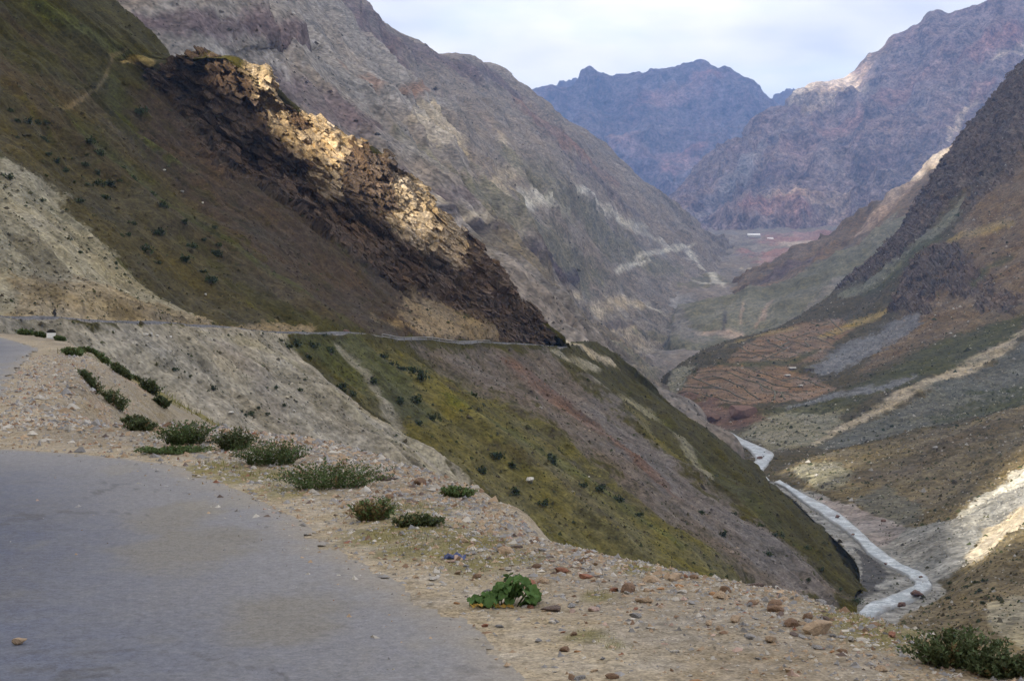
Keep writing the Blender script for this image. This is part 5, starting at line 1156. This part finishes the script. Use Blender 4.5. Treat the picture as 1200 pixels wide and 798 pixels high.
def ledges(name, label, land_name, n, size, along, seed):
    """tilted slabs and ribs of broken bedrock, all bedded the same way, half sunk in the crag"""
    r = np.random.RandomState(seed); P_ = LAND[land_name]; C_, G_ = SOIL[land_name]; nrm = grid_normals(P_)
    w_ = craggy(P_, C_, G_)*(np.abs(P_[..., 0]) < 0.37*P_[..., 1]); w_ = (w_/w_.sum()).ravel(); k = r.choice(len(w_), n, p=w_)
    i, j = k//P_.shape[1], k % P_.shape[1]; p, nn = P_[i, j], nrm[i, j]
    a = np.array(along)[None]+0.16*r.normal(size=(n, 3)); a /= np.linalg.norm(a, axis=1)[:, None]
    up_ = nn+np.array([-0.25, -0.25, 0.5])+0.22*r.normal(size=(n, 3)); b = np.cross(up_, a); b /= np.linalg.norm(b, axis=1)[:, None]; c = np.cross(a, b)
    s_ = size*np.minimum(0.35+r.gamma(1.5, 0.45, n), 2.3); L_, W_, T_ = s_*(1.3+1.2*r.rand(n)), s_*(0.5+0.5*r.rand(n)), s_*(0.28+0.35*r.rand(n))
    V = []
    for sz in (-1, 1):
        for sx, sy in ((-1, -1), (1, -1), (1, 1), (-1, 1)):
            jx, jy, jz = np.clip(1+0.28*r.normal(size=n), .4, 1.6), np.clip(1+0.28*r.normal(size=n), .4, 1.6), np.clip(1+0.3*r.normal(size=n), .4, 1.6)
            V.append(p+a*(sx*L_*jx*0.5)[:, None]+b*(sy*W_*jy*0.5)[:, None]+c*((sz*jz*0.5-0.2)*T_)[:, None])
    V = np.stack(V, 1)
    F = (np.array([(3, 2, 1, 0), (4, 5, 6, 7), (0, 1, 5, 4), (1, 2, 6, 5), (2, 3, 7, 6), (3, 0, 4, 7)])[None]+np.arange(n)[:, None, None]*8).reshape(-1, 4)
    cc = C_[i, j]*(0.75+0.5*r.rand(n, 1))
    gr_ = np.zeros((n*8, 3)); gr_[:, 0] = 0.8
    o = quad_mesh(name, V.reshape(-1, 3), F, {'soil': np.repeat(np.clip(cc, 0.005, 0.6), 8, axis=0), 'ground': gr_}, terrain_mat(name, size*0.28, 0.5, 0.8))
    o.data.polygons.foreach_set('use_smooth', np.zeros(len(F), bool)); tag(o, label, 'rock', kind='stuff')
ledges('bedrock', 'tilted slabs and ribs of broken rock on the sunlit crag', 'hill', 6500, 1.05, (0.72, 0.10, -0.55), 21)
ledges('bedrock', 'ribs of broken rock on the dark crags across the river', 'right_mountain', 5000, 2.0, (0.60, 0.20, 0.62), 22)
litter_slope('scrub', 'low scrub peppering the right valley side', 'scrub', 'right_mountain', 13000, 0.72, [(.035, .042, .018), (.05, .05, .022), (-1.5, 0, 0), (-0.5, 0, 0)], green)
litter_slope('scree', 'loose stones strewn over the right valley side', 'scree', 'right_mountain', 12000, 0.70, [(-1.6, 0, 0), (-1.3, 0, 0), (-0.55, 0, 0), (.28, .27, .25)], stony)
litter_slope('scree', 'blocks and scrub dotted over the grey mountain slope', 'scree', 'left_mountain', 20000, 0.80, [(-1.5, 0, 0), (-0.55, 0, 0), (-0.4, 0, 0), (.05, .045, .04)], stony)

# ---------------------------------------------------------------- boulders on the slopes, in the river, by the fields
bould = [stone_mesh('boulder', M_ST['scree'], 300+i, 2, 0.75) for i in range(3)]
P = LAND['hill']
bl = {0: 'left pale boulder of the row of three under the far road', 1: 'largest pale boulder in the middle of the row under the far road', 2: 'right pale boulder of the row of three under the far road', 9: 'big pale slab rock lying on the yellow grass slope', 8: 'grey boulder low on the tan scree above the roadside bushes', 7: 'pale boulder on the lower tan scree slope'}
singles_ = []
for n, (i, j, s) in enumerate(SCREE_BOULDERS):
    o = put('boulder', bould[n % 3], (P[i, j, 0], P[i, j, 1], P[i, j, 2]-0.25*s*0.4), (0, 0, rnd.uniform(0, 6)), (s, s, s))
    if n in bl: tag(o, bl[n], 'boulder')
    else: singles_.append(tag(o, None, 'boulder', 'single pale boulders on the hillside'))
rv = [stone_mesh('boulder', M_ST['river_red'], 330+i, 3, 0.8) for i in range(3)]
rlab = ['larger red boulder standing in the river bend', 'lower red boulder beside the larger one in the river bend', 'reddish boulder in the straight upstream of the bend', 'small reddish rock in the middle of the stream above the bend', 'small dark rock in the white water of the bend', 'small dark rock near the outer bank of the bend', 'dark rock at the far end of the pale gravel bar', 'brown rock splitting the upper river channel']
for n, (x, y, z, s) in enumerate(RIVER_BOULDERS):
    tag(put('boulder', rv[n % 3], (x, y, z-0.5), (0, 0, n*1.3), (s, s, s*1.05)), rlab[n], 'boulder')
Q = LAND['right_mountain']
ro_ = [stone_mesh('rock_outcrop', M_ST['river_red'], 350+i, 4, 0.85) for i in range(2)]
for n, (i, j, s) in enumerate(RED_OUTCROPS):
    tag(put('rock_outcrop', ro_[n], (Q[i, j, 0], Q[i, j, 1], Q[i, j, 2]-s*0.30), (0, 0, 0.5+n), (s*1.9, s*1.5, s*1.15)), ('big red brown rock mound on the river bank below the fields', 'smaller red brown rock mound close above the river')[n], 'rock')
p = FAR_ROAD[4, max(0, ROAD_BOULDER_COL-min(ROAD_COLS))]
tag(put('boulder', rv[1], (p[0]-1.5, p[1]+1.5, p[2]-0.3), (0, 0, 1.0), (2.0, 2.0, 2.2)), 'dark rust red block at the inner edge of the far road', 'boulder')

# ---------------------------------------------------------------- shrubs on the slopes
def shrub_mesh(seed, n=150):
    r = np.random.RandomState(seed)
    lobes = np.concatenate([r.normal(0, 0.26, (5, 2)), 0.18+0.38*r.rand(5, 1)], 1)
    c = lobes[r.randint(0, 5, n)]+r.normal(0, 0.17, (n, 3))*np.array([1, 1, 0.9])
    c[:, 2] = np.abs(c[:, 2])*1.05
    V, F = [], []
    for k in range(n):
        a = r.normal(size=3); a /= np.linalg.norm(a); b = np.cross(a, r.normal(size=3)); b /= np.linalg.norm(b)
        s = 0.09+0.09*r.rand(); i = len(V)
        V += [c[k]+a*s, c[k]+b*s*0.8, c[k]-a*s*0.7+b*s*.2, c[k]-b*s*0.8]; F.append((i, i+1, i+2, i+3))
    V = np.array(V); V[:, 2] -= 0.04
    return mesh_of('shrub', V, F, M_SHRUB)
shrubs = [shrub_mesh(60+k) for k in range(7)]
def in_bands(items, key, most, names):
    """items sorted by key into bands of at most `most`; returns for each item (band name, ordinal from the left by bearing from the road)"""
    order = sorted(range(len(items)), key=lambda k: -key(items[k])); nb = max(1, -(-len(items)//most)); per = -(-len(items)//nb); out = {}
    for b in range(nb):
        ks = sorted(order[b*per:(b+1)*per], key=lambda k: items[k][0]/items[k][1])
        for q, k in enumerate(ks): out[k] = (names[b], ORD[q])
    return out
def shrub_label(i, j, p):
    r0 = ROAD_ROWS[0]
    if i > r0+2:
        return ('dark bush dotted on the olive slope above the far road', 'dark bushes above the far road')
    if p[0] < -35: return ('dark little bush on the bank or scree just below the far road', 'little bushes below the far road')
    return ('dark bush on the grassy slope falling to the river', 'dark bushes on the river slope')
got = in_bands([o.location for o in singles_], lambda v: v[2], 20, ['hillside'])
for k, o in enumerate(singles_): o['label'] = '%s from left of the single pale boulders lying about the near hillside' % got[k][1]
groups_ = {}
for n, (i, j, s) in enumerate(HILL_SHRUBS):
    p = P[i, j]; s2 = s*rnd.choice((0.6, 0.8, 0.9, 1.0, 1.1, 1.25, 1.5))
    o = put('shrub', shrubs[n % 7], (p[0], p[1], p[2]-0.05*s), (0, 0, rnd.uniform(0, 6.28)), (s2, s2, s2*rnd.uniform(0.8, 1.25)))
    if s > 2.0 and j < 60: tag(o, 'large dark bush at the left picture edge on the pale fan', 'shrub')
    else:
        lb, gp = shrub_label(i, j, p); tag(o, None, 'shrub', gp); groups_.setdefault((lb, gp), []).append(o)
for (lb, gp), os_ in groups_.items():
    nm = ['topmost band', 'upper band', 'middle band', 'lower band', 'lowest band']
    got = in_bands([o.location for o in os_], lambda v: v[2], 18, nm)
    for k, o in enumerate(os_): o['label'] = '%s from left in the %s of the %s' % (got[k][1], got[k][0], gp)
fs_ = []
for n, (i, j, s) in enumerate(FAR_SHRUBS):
    p = Q[i, j]
    fs_.append(tag(put('shrub', shrubs[n % 7], (p[0], p[1], p[2]-0.05*s), (0, 0, rnd.uniform(0, 6.28)), (s, s, s*0.9)), None, 'shrub', 'tiny bushes on the right valley side'))
got = in_bands([o.location for o in fs_], lambda v: v[2]/v[1], 10, ['upper band', 'middle band', 'lower band'])
for k, o in enumerate(fs_): o['label'] = '%s from the left in the %s of tiny bushes on the right valley side' % (got[k][1], got[k][0])

# ---------------------------------------------------------------- bushes by the road and on the bank
def bush(name, label, x, y, w, h, mat, dry=0.0, seed=0, cat='bush'):
    r = np.random.RandomState(seed); root = empty(name, (x, y, verge_z(x, y)-0.02)); tag(root, label, cat)
    d = math.hypot(x, y); L = max(0.022, d*0.0013)
    V, F, SV = [], [], MB(); DV, DF = [], []
    z00 = verge_z(x, y)
    ns = int(60+110*min(1.0, w)) if d < 30 else 46
    A_ = r.rand(ns)*6.28; Q_ = np.sqrt(r.rand(ns)); BX, BY = 0.34*w*Q_*np.cos(A_), 0.16*w*Q_*np.sin(A_)
    ZB = fore_height(x+BX, y+BY)[0]-z00
    for k in range(ns):
        a, q, bx, by = A_[k], Q_[k], BX[k], BY[k]
        lean = np.array([math.cos(a)*w*0.34*q+r.normal()*0.04*w, math.sin(a)*w*0.2*q+r.normal()*0.04*w])
        hh = h*(0.55+0.6*r.rand())*(1-0.35*q*q)
        zb = ZB[k]
        pts = [np.array([bx+lean[0]*t*t, by+lean[1]*t*t, zb+hh*(t-0.18*t*t)]) for t in (0, .35, .7, 1.0)]
        if k % 5 == 0: SV.tube(pts, [L*0.10, L*0.08, L*0.06, L*0.03], 4)
        isdry = r.rand() < dry
        VV, FF = (DV, DF) if isdry else (V, F)
        for t in np.linspace(0.12, 1.0, 15):
            i0 = min(2, int(t*3)); tt = t*3-i0; c = pts[i0]*(1-tt)+pts[min(3, i0+1)]*tt
            for s_ in range(2):
                di = np.array([r.normal(), r.normal(), 0.55+0.5*r.rand()]); di /= np.linalg.norm(di)
                sd = np.cross(di, r.normal(size=3)); sd /= np.linalg.norm(sd); l = L*(0.75+0.8*r.rand()); wd = l*0.26
                i = len(VV); c2 = c+r.normal(size=3)*L*0.3
                VV += [c2, c2+di*l*0.5+sd*wd, c2+di*l, c2+di*l*0.5-sd*wd]; FF.append((i, i+1, i+2, i+3))
    tag(put('foliage', mesh_of('foliage', V, F, mat), parent=root), kind='stuff')
    if DV: tag(put('dry_stalks', mesh_of('dry_stalks', DV, DF, M_DRY), parent=root), kind='stuff')
    tag(SV.build('stems', M_WOOD, root), kind='stuff')
    return root
BL = {'a': ('rounded green bush, leftmost of the row beside the road', M_BUSH, .02), 'b': ('low creeping green mat in front of the leftmost roadside bush', M_BUSH, 0), 'c': ('narrow upright green bush second in the roadside row', M_BUSH2, .03),
      'd': ('dense green bush in the middle of the roadside row', M_BUSH, .03), 'e': ('long spreading green bush, last and widest of the roadside row', M_BUSH, .04), 'f': ('small green clump with dry brown stalks on the verge', M_BUSH, .45), 'g': ('flat dark green tuft among stones on the verge', M_BUSH2, .1),
      'h': ('small grey green tuft on the lip of the drop', M_BUSH, .1), 'i': ('big dark bush growing below the verge at bottom right', M_BUSH2, .02), 'v': ('dark leafy bush in the bottom right corner', M_BUSH2, .02),
      'j': ('round dark bush high on the eroded bank at left', M_BUSH2, .02), 'k': ('sprawling dark bush in the middle of the eroded bank', M_BUSH2, .05), 'l': ('olive bush at the foot of the eroded bank', M_BUSH2, .1), 'm': ('low bush at the top of the bank near the milestone', M_BUSH, .05), 'n': ('low bush on the crest of the bank right of the first', M_BUSH, .05),
      'o': ('dark bush on the right shoulder of the bank', M_BUSH2, .02), 'p': ('smallest dark bush at the tip of the bank shoulder', M_BUSH2, .02), 'q': ('grey green bush on the far side of the bank', M_BUSH2, .05), 'r': ('small bush under the grassy crest of the bank', M_BUSH2, .05), 's': ('low bush beside the foot of the bank', M_BUSH2, .08),
      't': ('tiny dark bush on the gully floor', M_BUSH2, 0), 'u': ('tiny bush below the far road edge', M_BUSH2, 0), 'w': ('tiny bush right of the milestone', M_BUSH, 0), 'x': ('little bush on the rim beyond the milestone', M_BUSH, 0), 'y': ('little bush left of the milestone beyond the bend', M_BUSH, 0), 'z': ('tiny bush just left of the milestone', M_BUSH, 0)}
for n, (key, x, y, w, h) in enumerate(NEAR_BUSHES):
    lb, mt, dr = BL[key]
    bush('bush', lb, x, y, w, h, mt, dr, 500+n)

def grass():
    V, F = [], []
    def blade(x, y, z, L):
        di = np.array([nrs.normal()*.6, nrs.normal()*.6, 1.0]); di /= np.linalg.norm(di); sd = np.array([nrs.normal(), nrs.normal(), 0]); sd /= np.linalg.norm(sd)+1e-6
        b = np.array([x, y, z-0.003]); i = len(V); V.extend([b-sd*L*0.06, b+sd*L*0.06, b+di*L]); F.append((i, i+1, i+2))
    pts = []
    for (gx_, gy_, gr) in GRASS_PATCHES:
        n = int(260*min(1.2, gr*2.2))
        q = np.stack([gx_+nrs.normal(0, gr*0.5, n), gy_+nrs.normal(0, gr*0.85, n)], -1); pts.append((q, 0.035))
    for (sx, sy, sz) in SPUR[1:]:
        pts.append((np.stack([sx+nrs.normal(0, 1.3, 420), sy+nrs.normal(0, 1.6, 420)], -1), 0.16))
    for q, L in pts:
        z, e, rd = fore_height(q[:, 0], q[:, 1])
        for (x, y), zz, ee, rr in zip(q, z, e, rd):
            if rr > 0.25 and (ee < 0.4 or y > 40): blade(x, y, zz, L*(0.5+nrs.rand())*max(0.7, min(1.4, y/12)))
    o = put('grass', mesh_of('grass', V, F, M_OLIVE)); tag(o, 'sparse dry grass growing on the verge and bank', 'grass', kind='stuff')
grass()

def broad_plant():
    x, y = PLANT_AT; root = empty('leafy_plant', (x, y, verge_z(x, y))); tag(root, 'bright green broad-leaved plant growing in the gravel verge', 'plant')
    r = np.random.RandomState(3)
    spots = []
    for k in range(125):
        cx = -0.21+0.41*r.rand(); top = 0.045+0.15*math.exp(-((cx-0.06)/0.12)**2)
        spots.append((cx, r.normal()*0.06, top*(0.15+0.85*r.rand()**0.8), False))
    for k in range(9): spots.append((-0.06+r.normal()*0.06, -0.08-0.03*r.rand(), 0.010+0.012*r.rand(), True))
    stem = MB()
    for k, (cx, cy, cz, dry) in enumerate(spots):
        s = (0.024+0.022*r.rand())*(0.75 if dry else 1)
        az = r.rand()*6.28; el = (0.15+0.55*r.rand()) if not dry else 0.05     # leaf blade leans out and up, its face mostly to the light
        if cy < 0.02: az = -math.pi/2+r.normal()*0.9
        dirv = np.array([math.cos(az)*math.cos(el), math.sin(az)*math.cos(el), -math.sin(el)*0.8]); dirv /= np.linalg.norm(dirv)
        sdv = np.array([-math.sin(az), math.cos(az), 0.35*r.normal()]); sdv /= np.linalg.norm(sdv); nv = np.cross(dirv, sdv)
        if nv[2] < 0: nv = -nv
        rows, V, F = 5, [], []
        for i in range(rows+1):
            t = i/rows; wd = s*0.72*math.sin(math.pi*(0.14+0.80*t))**0.7*(1+0.14*math.sin(9*t+k))
            for j in (-1, -.5, 0, .5, 1):
                V.append(dirv*s*1.5*(t-0.4)+sdv*wd*j+nv*(0.22*s*abs(j)-0.45*s*t*t+0.10*s*math.sin(9*t+5*j+k)))
        for i in range(rows):
            for j in range(4):
                a = i*5+j; F.append((a, a+1, a+6, a+5))
        put('leaf', mesh_of('leaf', V, F, M_BROADY if dry else M_BROAD, True), (cx, cy, cz), parent=root)
        if not dry and k % 3 == 0: stem.tube([(cx*0.5, cy*0.5, -0.01), (cx*0.8, cy*0.8, cz*0.5), (cx, cy, cz-0.01)], 0.0035, 4)
    tag(stem.build('stems', M_BROAD, root), kind='stuff')
broad_plant()

# ---------------------------------------------------------------- litter, milestone, rider, wall, buildings
x, y = LITTER_AT
M_BLUE = plain('blue_plastic', (0.035, 0.055, 0.16), 0.45, 0.5, 0.4, 30.0)
def scrap():
    V, F = [], []
    for i in range(13):
        for j in range(7):
            u, v = i/12-0.5, j/6-0.5
            gap = 1.0
            V.append((u*0.155, v*0.07*(1+0.3*math.sin(5*u)), max(0.0, 0.026+0.012*math.sin(13*u+5*v)+0.010*math.sin(23*v-9*u+2)-0.10*v*v-0.06*u*u)))
    for i in range(12):
        for j in range(6):
            a = i*7+j; F.append((a, a+7, a+8, a+1))
    me = mesh_of('plastic_scrap', V, F, M_BLUE, True)
    o = put('plastic_scrap', me, (x, y, verge_z(x, y)+0.004), (0, 0, -0.1))
    so = o.modifiers.new('thickness', 'SOLIDIFY'); so.thickness = 0.003
    tag(o, 'crumpled scrap of dark blue plastic lying on the verge', 'litter')
scrap()

x, y = MILESTONE_AT
ms = empty('milestone', (x, y, verge_z(x, y)-0.03), 0.5); tag(ms, 'white kilometre stone with a dark top beside the road bend', 'milestone')
M_WHITE = plain('white_paint', (0.74, 0.73, 0.70), 0.8, 0.2, 0.12, 8.0); M_BLACK = plain('dark_paint', (0.035, 0.032, 0.03)); M_CONC = plain('concrete', (0.33, 0.32, 0.30), 0.9, 0.1, 0.2, 2.0)
mb = MB(); pr = []
for k in range(13):
    t = math.pi*k/12; pr.append((0.25*math.cos(t), 0.36+0.20*math.sin(t)))
def slab(pts, y0, y1):
    n = len(pts); v = [(a, y0, b) for a, b in pts]+[(a, y1, b) for a, b in pts]
    return v, [tuple(range(n)), tuple(range(n, 2*n))[::-1]]+[(i, (i+1) % n, n+(i+1) % n, n+i) for i in range(n)]
mb.add(*slab([(0.25, 0.0)]+[(0.25, 0.36), (-0.25, 0.36)]+[(-0.25, 0.0)], -0.09, 0.09)); mb.build('body', M_WHITE, ms)
mb = MB(); mb.add(*slab(pr, -0.093, 0.093)); mb.build('cap', M_BLACK, ms)
mb = MB(); mb.box((0, 0, 0.02), (0.66, 0.34, 0.10)); mb.build('plinth', M_CONC, ms)

def rider():
    p = FAR_ROAD[3, RIDER_COL-min(ROAD_COLS)]; q = FAR_ROAD[3, RIDER_COL-min(ROAD_COLS)+6]
    rz = math.atan2(q[1]-p[1], q[0]-p[0])-math.pi/2+0.5
    b = empty('motorcycle', (p[0], p[1], p[2]+0.06), rz); tag(b, 'loaded dark motorcycle on the far road at left', 'motorcycle')
    MT = plain('rubber', (0.02, 0.02, 0.02)); MM = plain('dark_metal', (0.05, 0.05, 0.055), 0.4, 0.5, 0.2, 6, 0, 0.6); MR = plain('tank_paint', (0.04, 0.042, 0.05), 0.3, 0.5); MS = plain('seat_vinyl', (0.025, 0.022, 0.02)); MC = plain('luggage_cloth', (0.06, 0.065, 0.075))
    for yy in (-0.68, 0.68):
        w = empty('wheel', (0, 0, 0)); w.parent = b; w.location = (0, yy, 0.33)
        m = MB(); m.ring((0, 0, 0), 0.28, 0.055); m.build('tyre', MT, w, True)
        m = MB(); m.ring((0, 0, 0), 0.22, 0.02, n=14, m=4)
        for k in range(8):
            t = k*math.pi/4; m.tube([(0, 0, 0), (0, 0.22*math.cos(t), 0.22*math.sin(t))], 0.006, 4)
        m.build('rim', MM, w)
    m = MB(); m.tube([(0, 0.68, 0.33), (0, 0.5, 0.75), (0, 0.44, 0.95)], 0.035); m.tube([(0, 0.46, 0.85), (0, 0.0, 0.55), (0, -0.68, 0.33)], 0.03); m.tube([(0, 0.46, 0.8), (0, 0.15, 0.35), (0, -0.25, 0.35), (0, -0.4, 0.7)], 0.03); m.build('frame', MM, b)
    m = MB(); m.box((0, 0.08, 0.42), (0.26, 0.36, 0.34)); m.tube([(0.16, 0.2, 0.32), (0.18, -0.2, 0.28), (0.19, -0.8, 0.38)], 0.04); m.build('engine', MM, b)
    m = MB(); m.box((0, 0.16, 0.80), (0.28, 0.46, 0.22), taper=0.7); m.build('fuel_tank', MR, b)
    m = MB(); m.box((0, -0.35, 0.80), (0.28, 0.66, 0.12), taper=0.85); m.build('seat', MS, b)
    m = MB(); m.tube([(-0.40, 0.30, 1.06), (-0.14, 0.42, 1.02), (0.14, 0.42, 1.02), (0.40, 0.30, 1.06)], 0.018); m.build('handlebar', MM, b)
    m = MB(); m.box((0, 0.58, 0.88), (0.17, 0.12, 0.17), taper=0.8); m.build('headlight', MM, b)
    for sx in (-1, 1):
        m = MB(); m.box((0.30*sx, -0.60, 0.62), (0.20, 0.48, 0.40), taper=0.9); m.build('pannier', MC, b)
    m = MB(); m.box((0, -0.74, 1.05), (0.55, 0.36, 0.36), taper=0.85); m.build('luggage_roll', MC, b)
    # the rider, one skinned body
    J = {'pelvis': ((0, -0.18, 0.93), .15), 'waist': ((0, -0.13, 1.10), .145), 'chest': ((0, -0.03, 1.32), .17), 'neck': ((0, 0.03, 1.50), .07), 'head': ((0, 0.07, 1.60), .095), 'crown': ((0, 0.08, 1.72), .075)}
    E = [('pelvis', 'waist'), ('waist', 'chest'), ('chest', 'neck'), ('neck', 'head'), ('head', 'crown')]
    for s, sx in (('l', -1), ('r', 1)):
        J.update({s+'hip': ((0.12*sx, -0.14, 0.90), .11), s+'knee': ((0.24*sx, 0.22, 0.80), .075), s+'ank': ((0.20*sx, 0.02, 0.40), .05), s+'toe': ((0.21*sx, 0.20, 0.35), .04), s+'sh': ((0.20*sx, 0.0, 1.42), .075), s+'el': ((0.34*sx, 0.10, 1.18), .055), s+'wr': ((0.36*sx, 0.29, 1.09), .038), s+'ha': ((0.37*sx, 0.36, 1.07), .036)})
        E += [('pelvis', s+'hip'), (s+'hip', s+'knee'), (s+'knee', s+'ank'), (s+'ank', s+'toe'), ('chest', s+'sh'), (s+'sh', s+'el'), (s+'el', s+'wr'), (s+'wr', s+'ha')]
    keys = list(J); me = bpy.data.meshes.new('person'); me.from_pydata([J[k][0] for k in keys], [(keys.index(a), keys.index(c)) for a, c in E], []); me.update()
    me.materials.append(plain('riding_suit', (0.03, 0.03, 0.034)))
    o = put('person', me, (p[0], p[1], p[2]+0.06), (0, 0, rz))
    sk = o.modifiers.new('skin', 'SKIN'); o.modifiers.new('round', 'SUBSURF').levels = 1
    for k, v in zip(keys, me.skin_vertices[0].data): v.radius = (J[k][1], J[k][1])
    me.skin_vertices[0].data[0].use_root = True
    tag(o, 'rider in dark clothing and helmet sitting on the motorcycle', 'person')
    m = MB(); v, f = [], []
    for i in range(7):
        t = math.pi*i/6
        for k in range(10):
            u = 2*math.pi*k/10; v.append((0.135*math.sin(t)*math.cos(u), 0.08+0.155*math.sin(t)*math.sin(u), 1.655+0.15*math.cos(t)))
    for i in range(6):
        for k in range(10): f.append((i*10+k, i*10+(k+1) % 10, (i+1)*10+(k+1) % 10, (i+1)*10+k))
    m.add(v, f); m.build('helmet', M_BLACK, o, True)
rider()

def crib_wall():
    c0, c1 = WALL_COLS; c0, c1 = min(c0, c1)-min(ROAD_COLS), max(c0, c1)-min(ROAD_COLS)
    line = FAR_ROAD[0, c0:c1+1].copy(); line[:, 2] = FAR_ROAD[1, c0:c1+1, 2]
    s = np.concatenate([[0], np.cumsum(np.linalg.norm(np.diff(line, axis=0), axis=1))])
    n = 17; u = np.linspace(0, s[-1], n); pt = np.stack([np.interp(u, s, line[:, k]) for k in range(3)], -1)
    root = empty('retaining_wall', tuple(pt[0])); tag(root, 'pale concrete lattice wall holding up the far road under the crag', 'wall')
    o3 = pt[0]; MG = plain('pale_concrete', (0.24, 0.235, 0.22), 0.9, 0.1, 0.2, 1.0)
    out = np.array([pl_dx, pl_dy, 0.0])
    dep = np.interp(np.arange(n), [0, 4, n-1], [0.5, 1.2, 2.9])
    for k in range(n):
        m = MB(); a = pt[k]-o3+out*0.35; m.box((a[0], a[1], a[2]+0.45-dep[k]/2-0.25), (0.34, 0.34, dep[k]+0.9)); m.build('post', MG, root)
    for lev in (0.62, 0.0, -0.5):
        for k in range(n-1):
            a, b = pt[k]-o3+out*0.35, pt[k+1]-o3+out*0.35
            za, zb = (lev, lev) if lev > 0 else ((-0.12, -0.12) if lev == 0 else (-dep[k]*0.72, -dep[k+1]*0.72))
            if lev < 0 and dep[k] < 1.0: continue
            m = MB(); m.tube([(a[0], a[1], a[2]+za), (b[0], b[1], b[2]+zb)], 0.15, 4); m.build('rail', MG, root)
pl_dx, pl_dy = 0.944, -0.330
crib_wall()

def house(name, label, loc, L, Wd, H, RH, rz, roof_mat, wall_mat, cat='building', windows=4):
    root = empty(name, loc, rz); tag(root, label, cat)
    m = MB(); m.box((0, 0, H/2-1.5), (L, Wd, H+3)); m.build('wall', wall_mat, root)
    v = [(-L/2-.5, -Wd/2-.6, H), (L/2+.5, -Wd/2-.6, H), (L/2+.5, Wd/2+.6, H), (-L/2-.5, Wd/2+.6, H), (-L/2-.5, 0, H+RH), (L/2+.5, 0, H+RH), (-L/2-.5, -Wd/2-.6, H-.25), (L/2+.5, -Wd/2-.6, H-.25), (L/2+.5, Wd/2+.6, H-.25), (-L/2-.5, Wd/2+.6, H-.25)]
    f = [(0, 1, 5, 4), (2, 3, 4, 5), (0, 4, 3), (1, 2, 5), (6, 7, 1, 0), (7, 8, 2, 1), (8, 9, 3, 2), (9, 6, 0, 3), (9, 8, 7, 6)]
    m = MB(); m.add(v, f); m.build('roof', roof_mat, root)
    for k in range(windows):
        m = MB(); m.box((-L/2+L*(k+0.5)/windows, -Wd/2-0.03, H*0.55), (min(1.6, L/windows*0.4), 0.1, H*0.3)); m.build('window', M_BLACK, root)
    m = MB(); m.box((L*0.08, -Wd/2-0.04, H*0.36), (min(1.3, L*.14), 0.1, H*0.7)); m.build('door', M_WOOD, root)
VF = LAND['valley_floor']; M_PALE = plain('pale_wall', (0.5, 0.47, 0.42), 0.9, 0.1, 0.2, 0.3)
(i, j), (i2, j2) = BARRACKS
house('long_building', 'long white roofed building far up the valley', tuple(VF[i, j]+np.array([0, 0, 1.0])), 46, 16, 6, 5, 0.04, M_WHITE, M_PALE, windows=8)
house('small_building', 'smaller white roofed building right of the long one far up the valley', tuple(VF[i2, j2]+np.array([0, 0, 1.0])), 22, 14, 5, 5, -0.3, M_WHITE, M_PALE)
M_STONEWALL = plain('field_stone', (0.11, 0.105, 0.075), 0.95, 0.1, 0.4, 0.8); M_HUT = plain('hut_stone', (0.17, 0.15, 0.13), 0.95, 0.1, 0.4, 0.8); M_HROOF = plain('hut_roof', (0.42, 0.40, 0.36))
hl = ['dark stone hut at the right side of the brown fields', 'low stone hut left of the dark hut by the fields', 'small pale hut below the two stone huts', 'smallest pale hut near the lower field edge']
for n, (i, j, s) in enumerate(FIELD_HUTS):
    house('stone_hut', hl[n], tuple(Q[i, j]), s, s*0.6, s*0.32, s*0.14, 0.3*n, M_STONEWALL if n == 0 else M_HROOF, M_HUT, 'hut', 1)
def field_wall(idx):
    pts = []
    for (a, b) in zip(idx[:-1], idx[1:]):
        k = max(2, int(max(abs(a[0]-b[0]), abs(a[1]-b[1]))/1.5))
        for t in np.linspace(0, 1, k, endpoint=False): pts.append((a[0]+(b[0]-a[0])*t, a[1]+(b[1]-a[1])*t))
    pts.append(idx[-1]); W3 = []
    for (u, v) in pts:
        u0, v0 = int(u), int(v); fu, fv = u-u0, v-v0; u1, v1 = min(u0+1, Q.shape[0]-1), min(v0+1, Q.shape[1]-1)
        W3.append(Q[u0, v0]*(1-fu)*(1-fv)+Q[u1, v0]*fu*(1-fv)+Q[u0, v1]*(1-fu)*fv+Q[u1, v1]*fu*fv)
    W3 = np.array(W3); o3 = W3[0].copy(); V, F = [], []
    for k, p in enumerate(W3):
        d = W3[min(k+1, len(W3)-1)]-W3[max(k-1, 0)]; n = np.array([-d[1], d[0], 0]); n /= np.linalg.norm(n)+1e-6
        w, h = 0.55+0.3*nrs.rand(), 0.5+0.6*nrs.rand()
        c = p-o3+n*nrs.normal()*0.2
        V += [c-n*w-(0, 0, 1.2), c-n*w*0.7+(0, 0, h), c+n*w*0.7+(0, 0, h), c+n*w-(0, 0, 1.2)]
    for k in range(len(W3)-1):
        a = k*4
        F += [(a, a+1, a+5, a+4), (a+1, a+2, a+6, a+5), (a+2, a+3, a+7, a+6)]
    F += [(0, 3, 2, 1), (len(V)-4, len(V)-3, len(V)-2, len(V)-1)]
    me = mesh_of('field_wall', V, F, M_STONEWALL); o = put('field_wall', me, tuple(o3))
    tag(o, 'low dark boundary wall between the brown terraced fields', 'field wall', 'boundary walls of the terraced fields')
for w in FIELD_WALLS: field_wall(w)
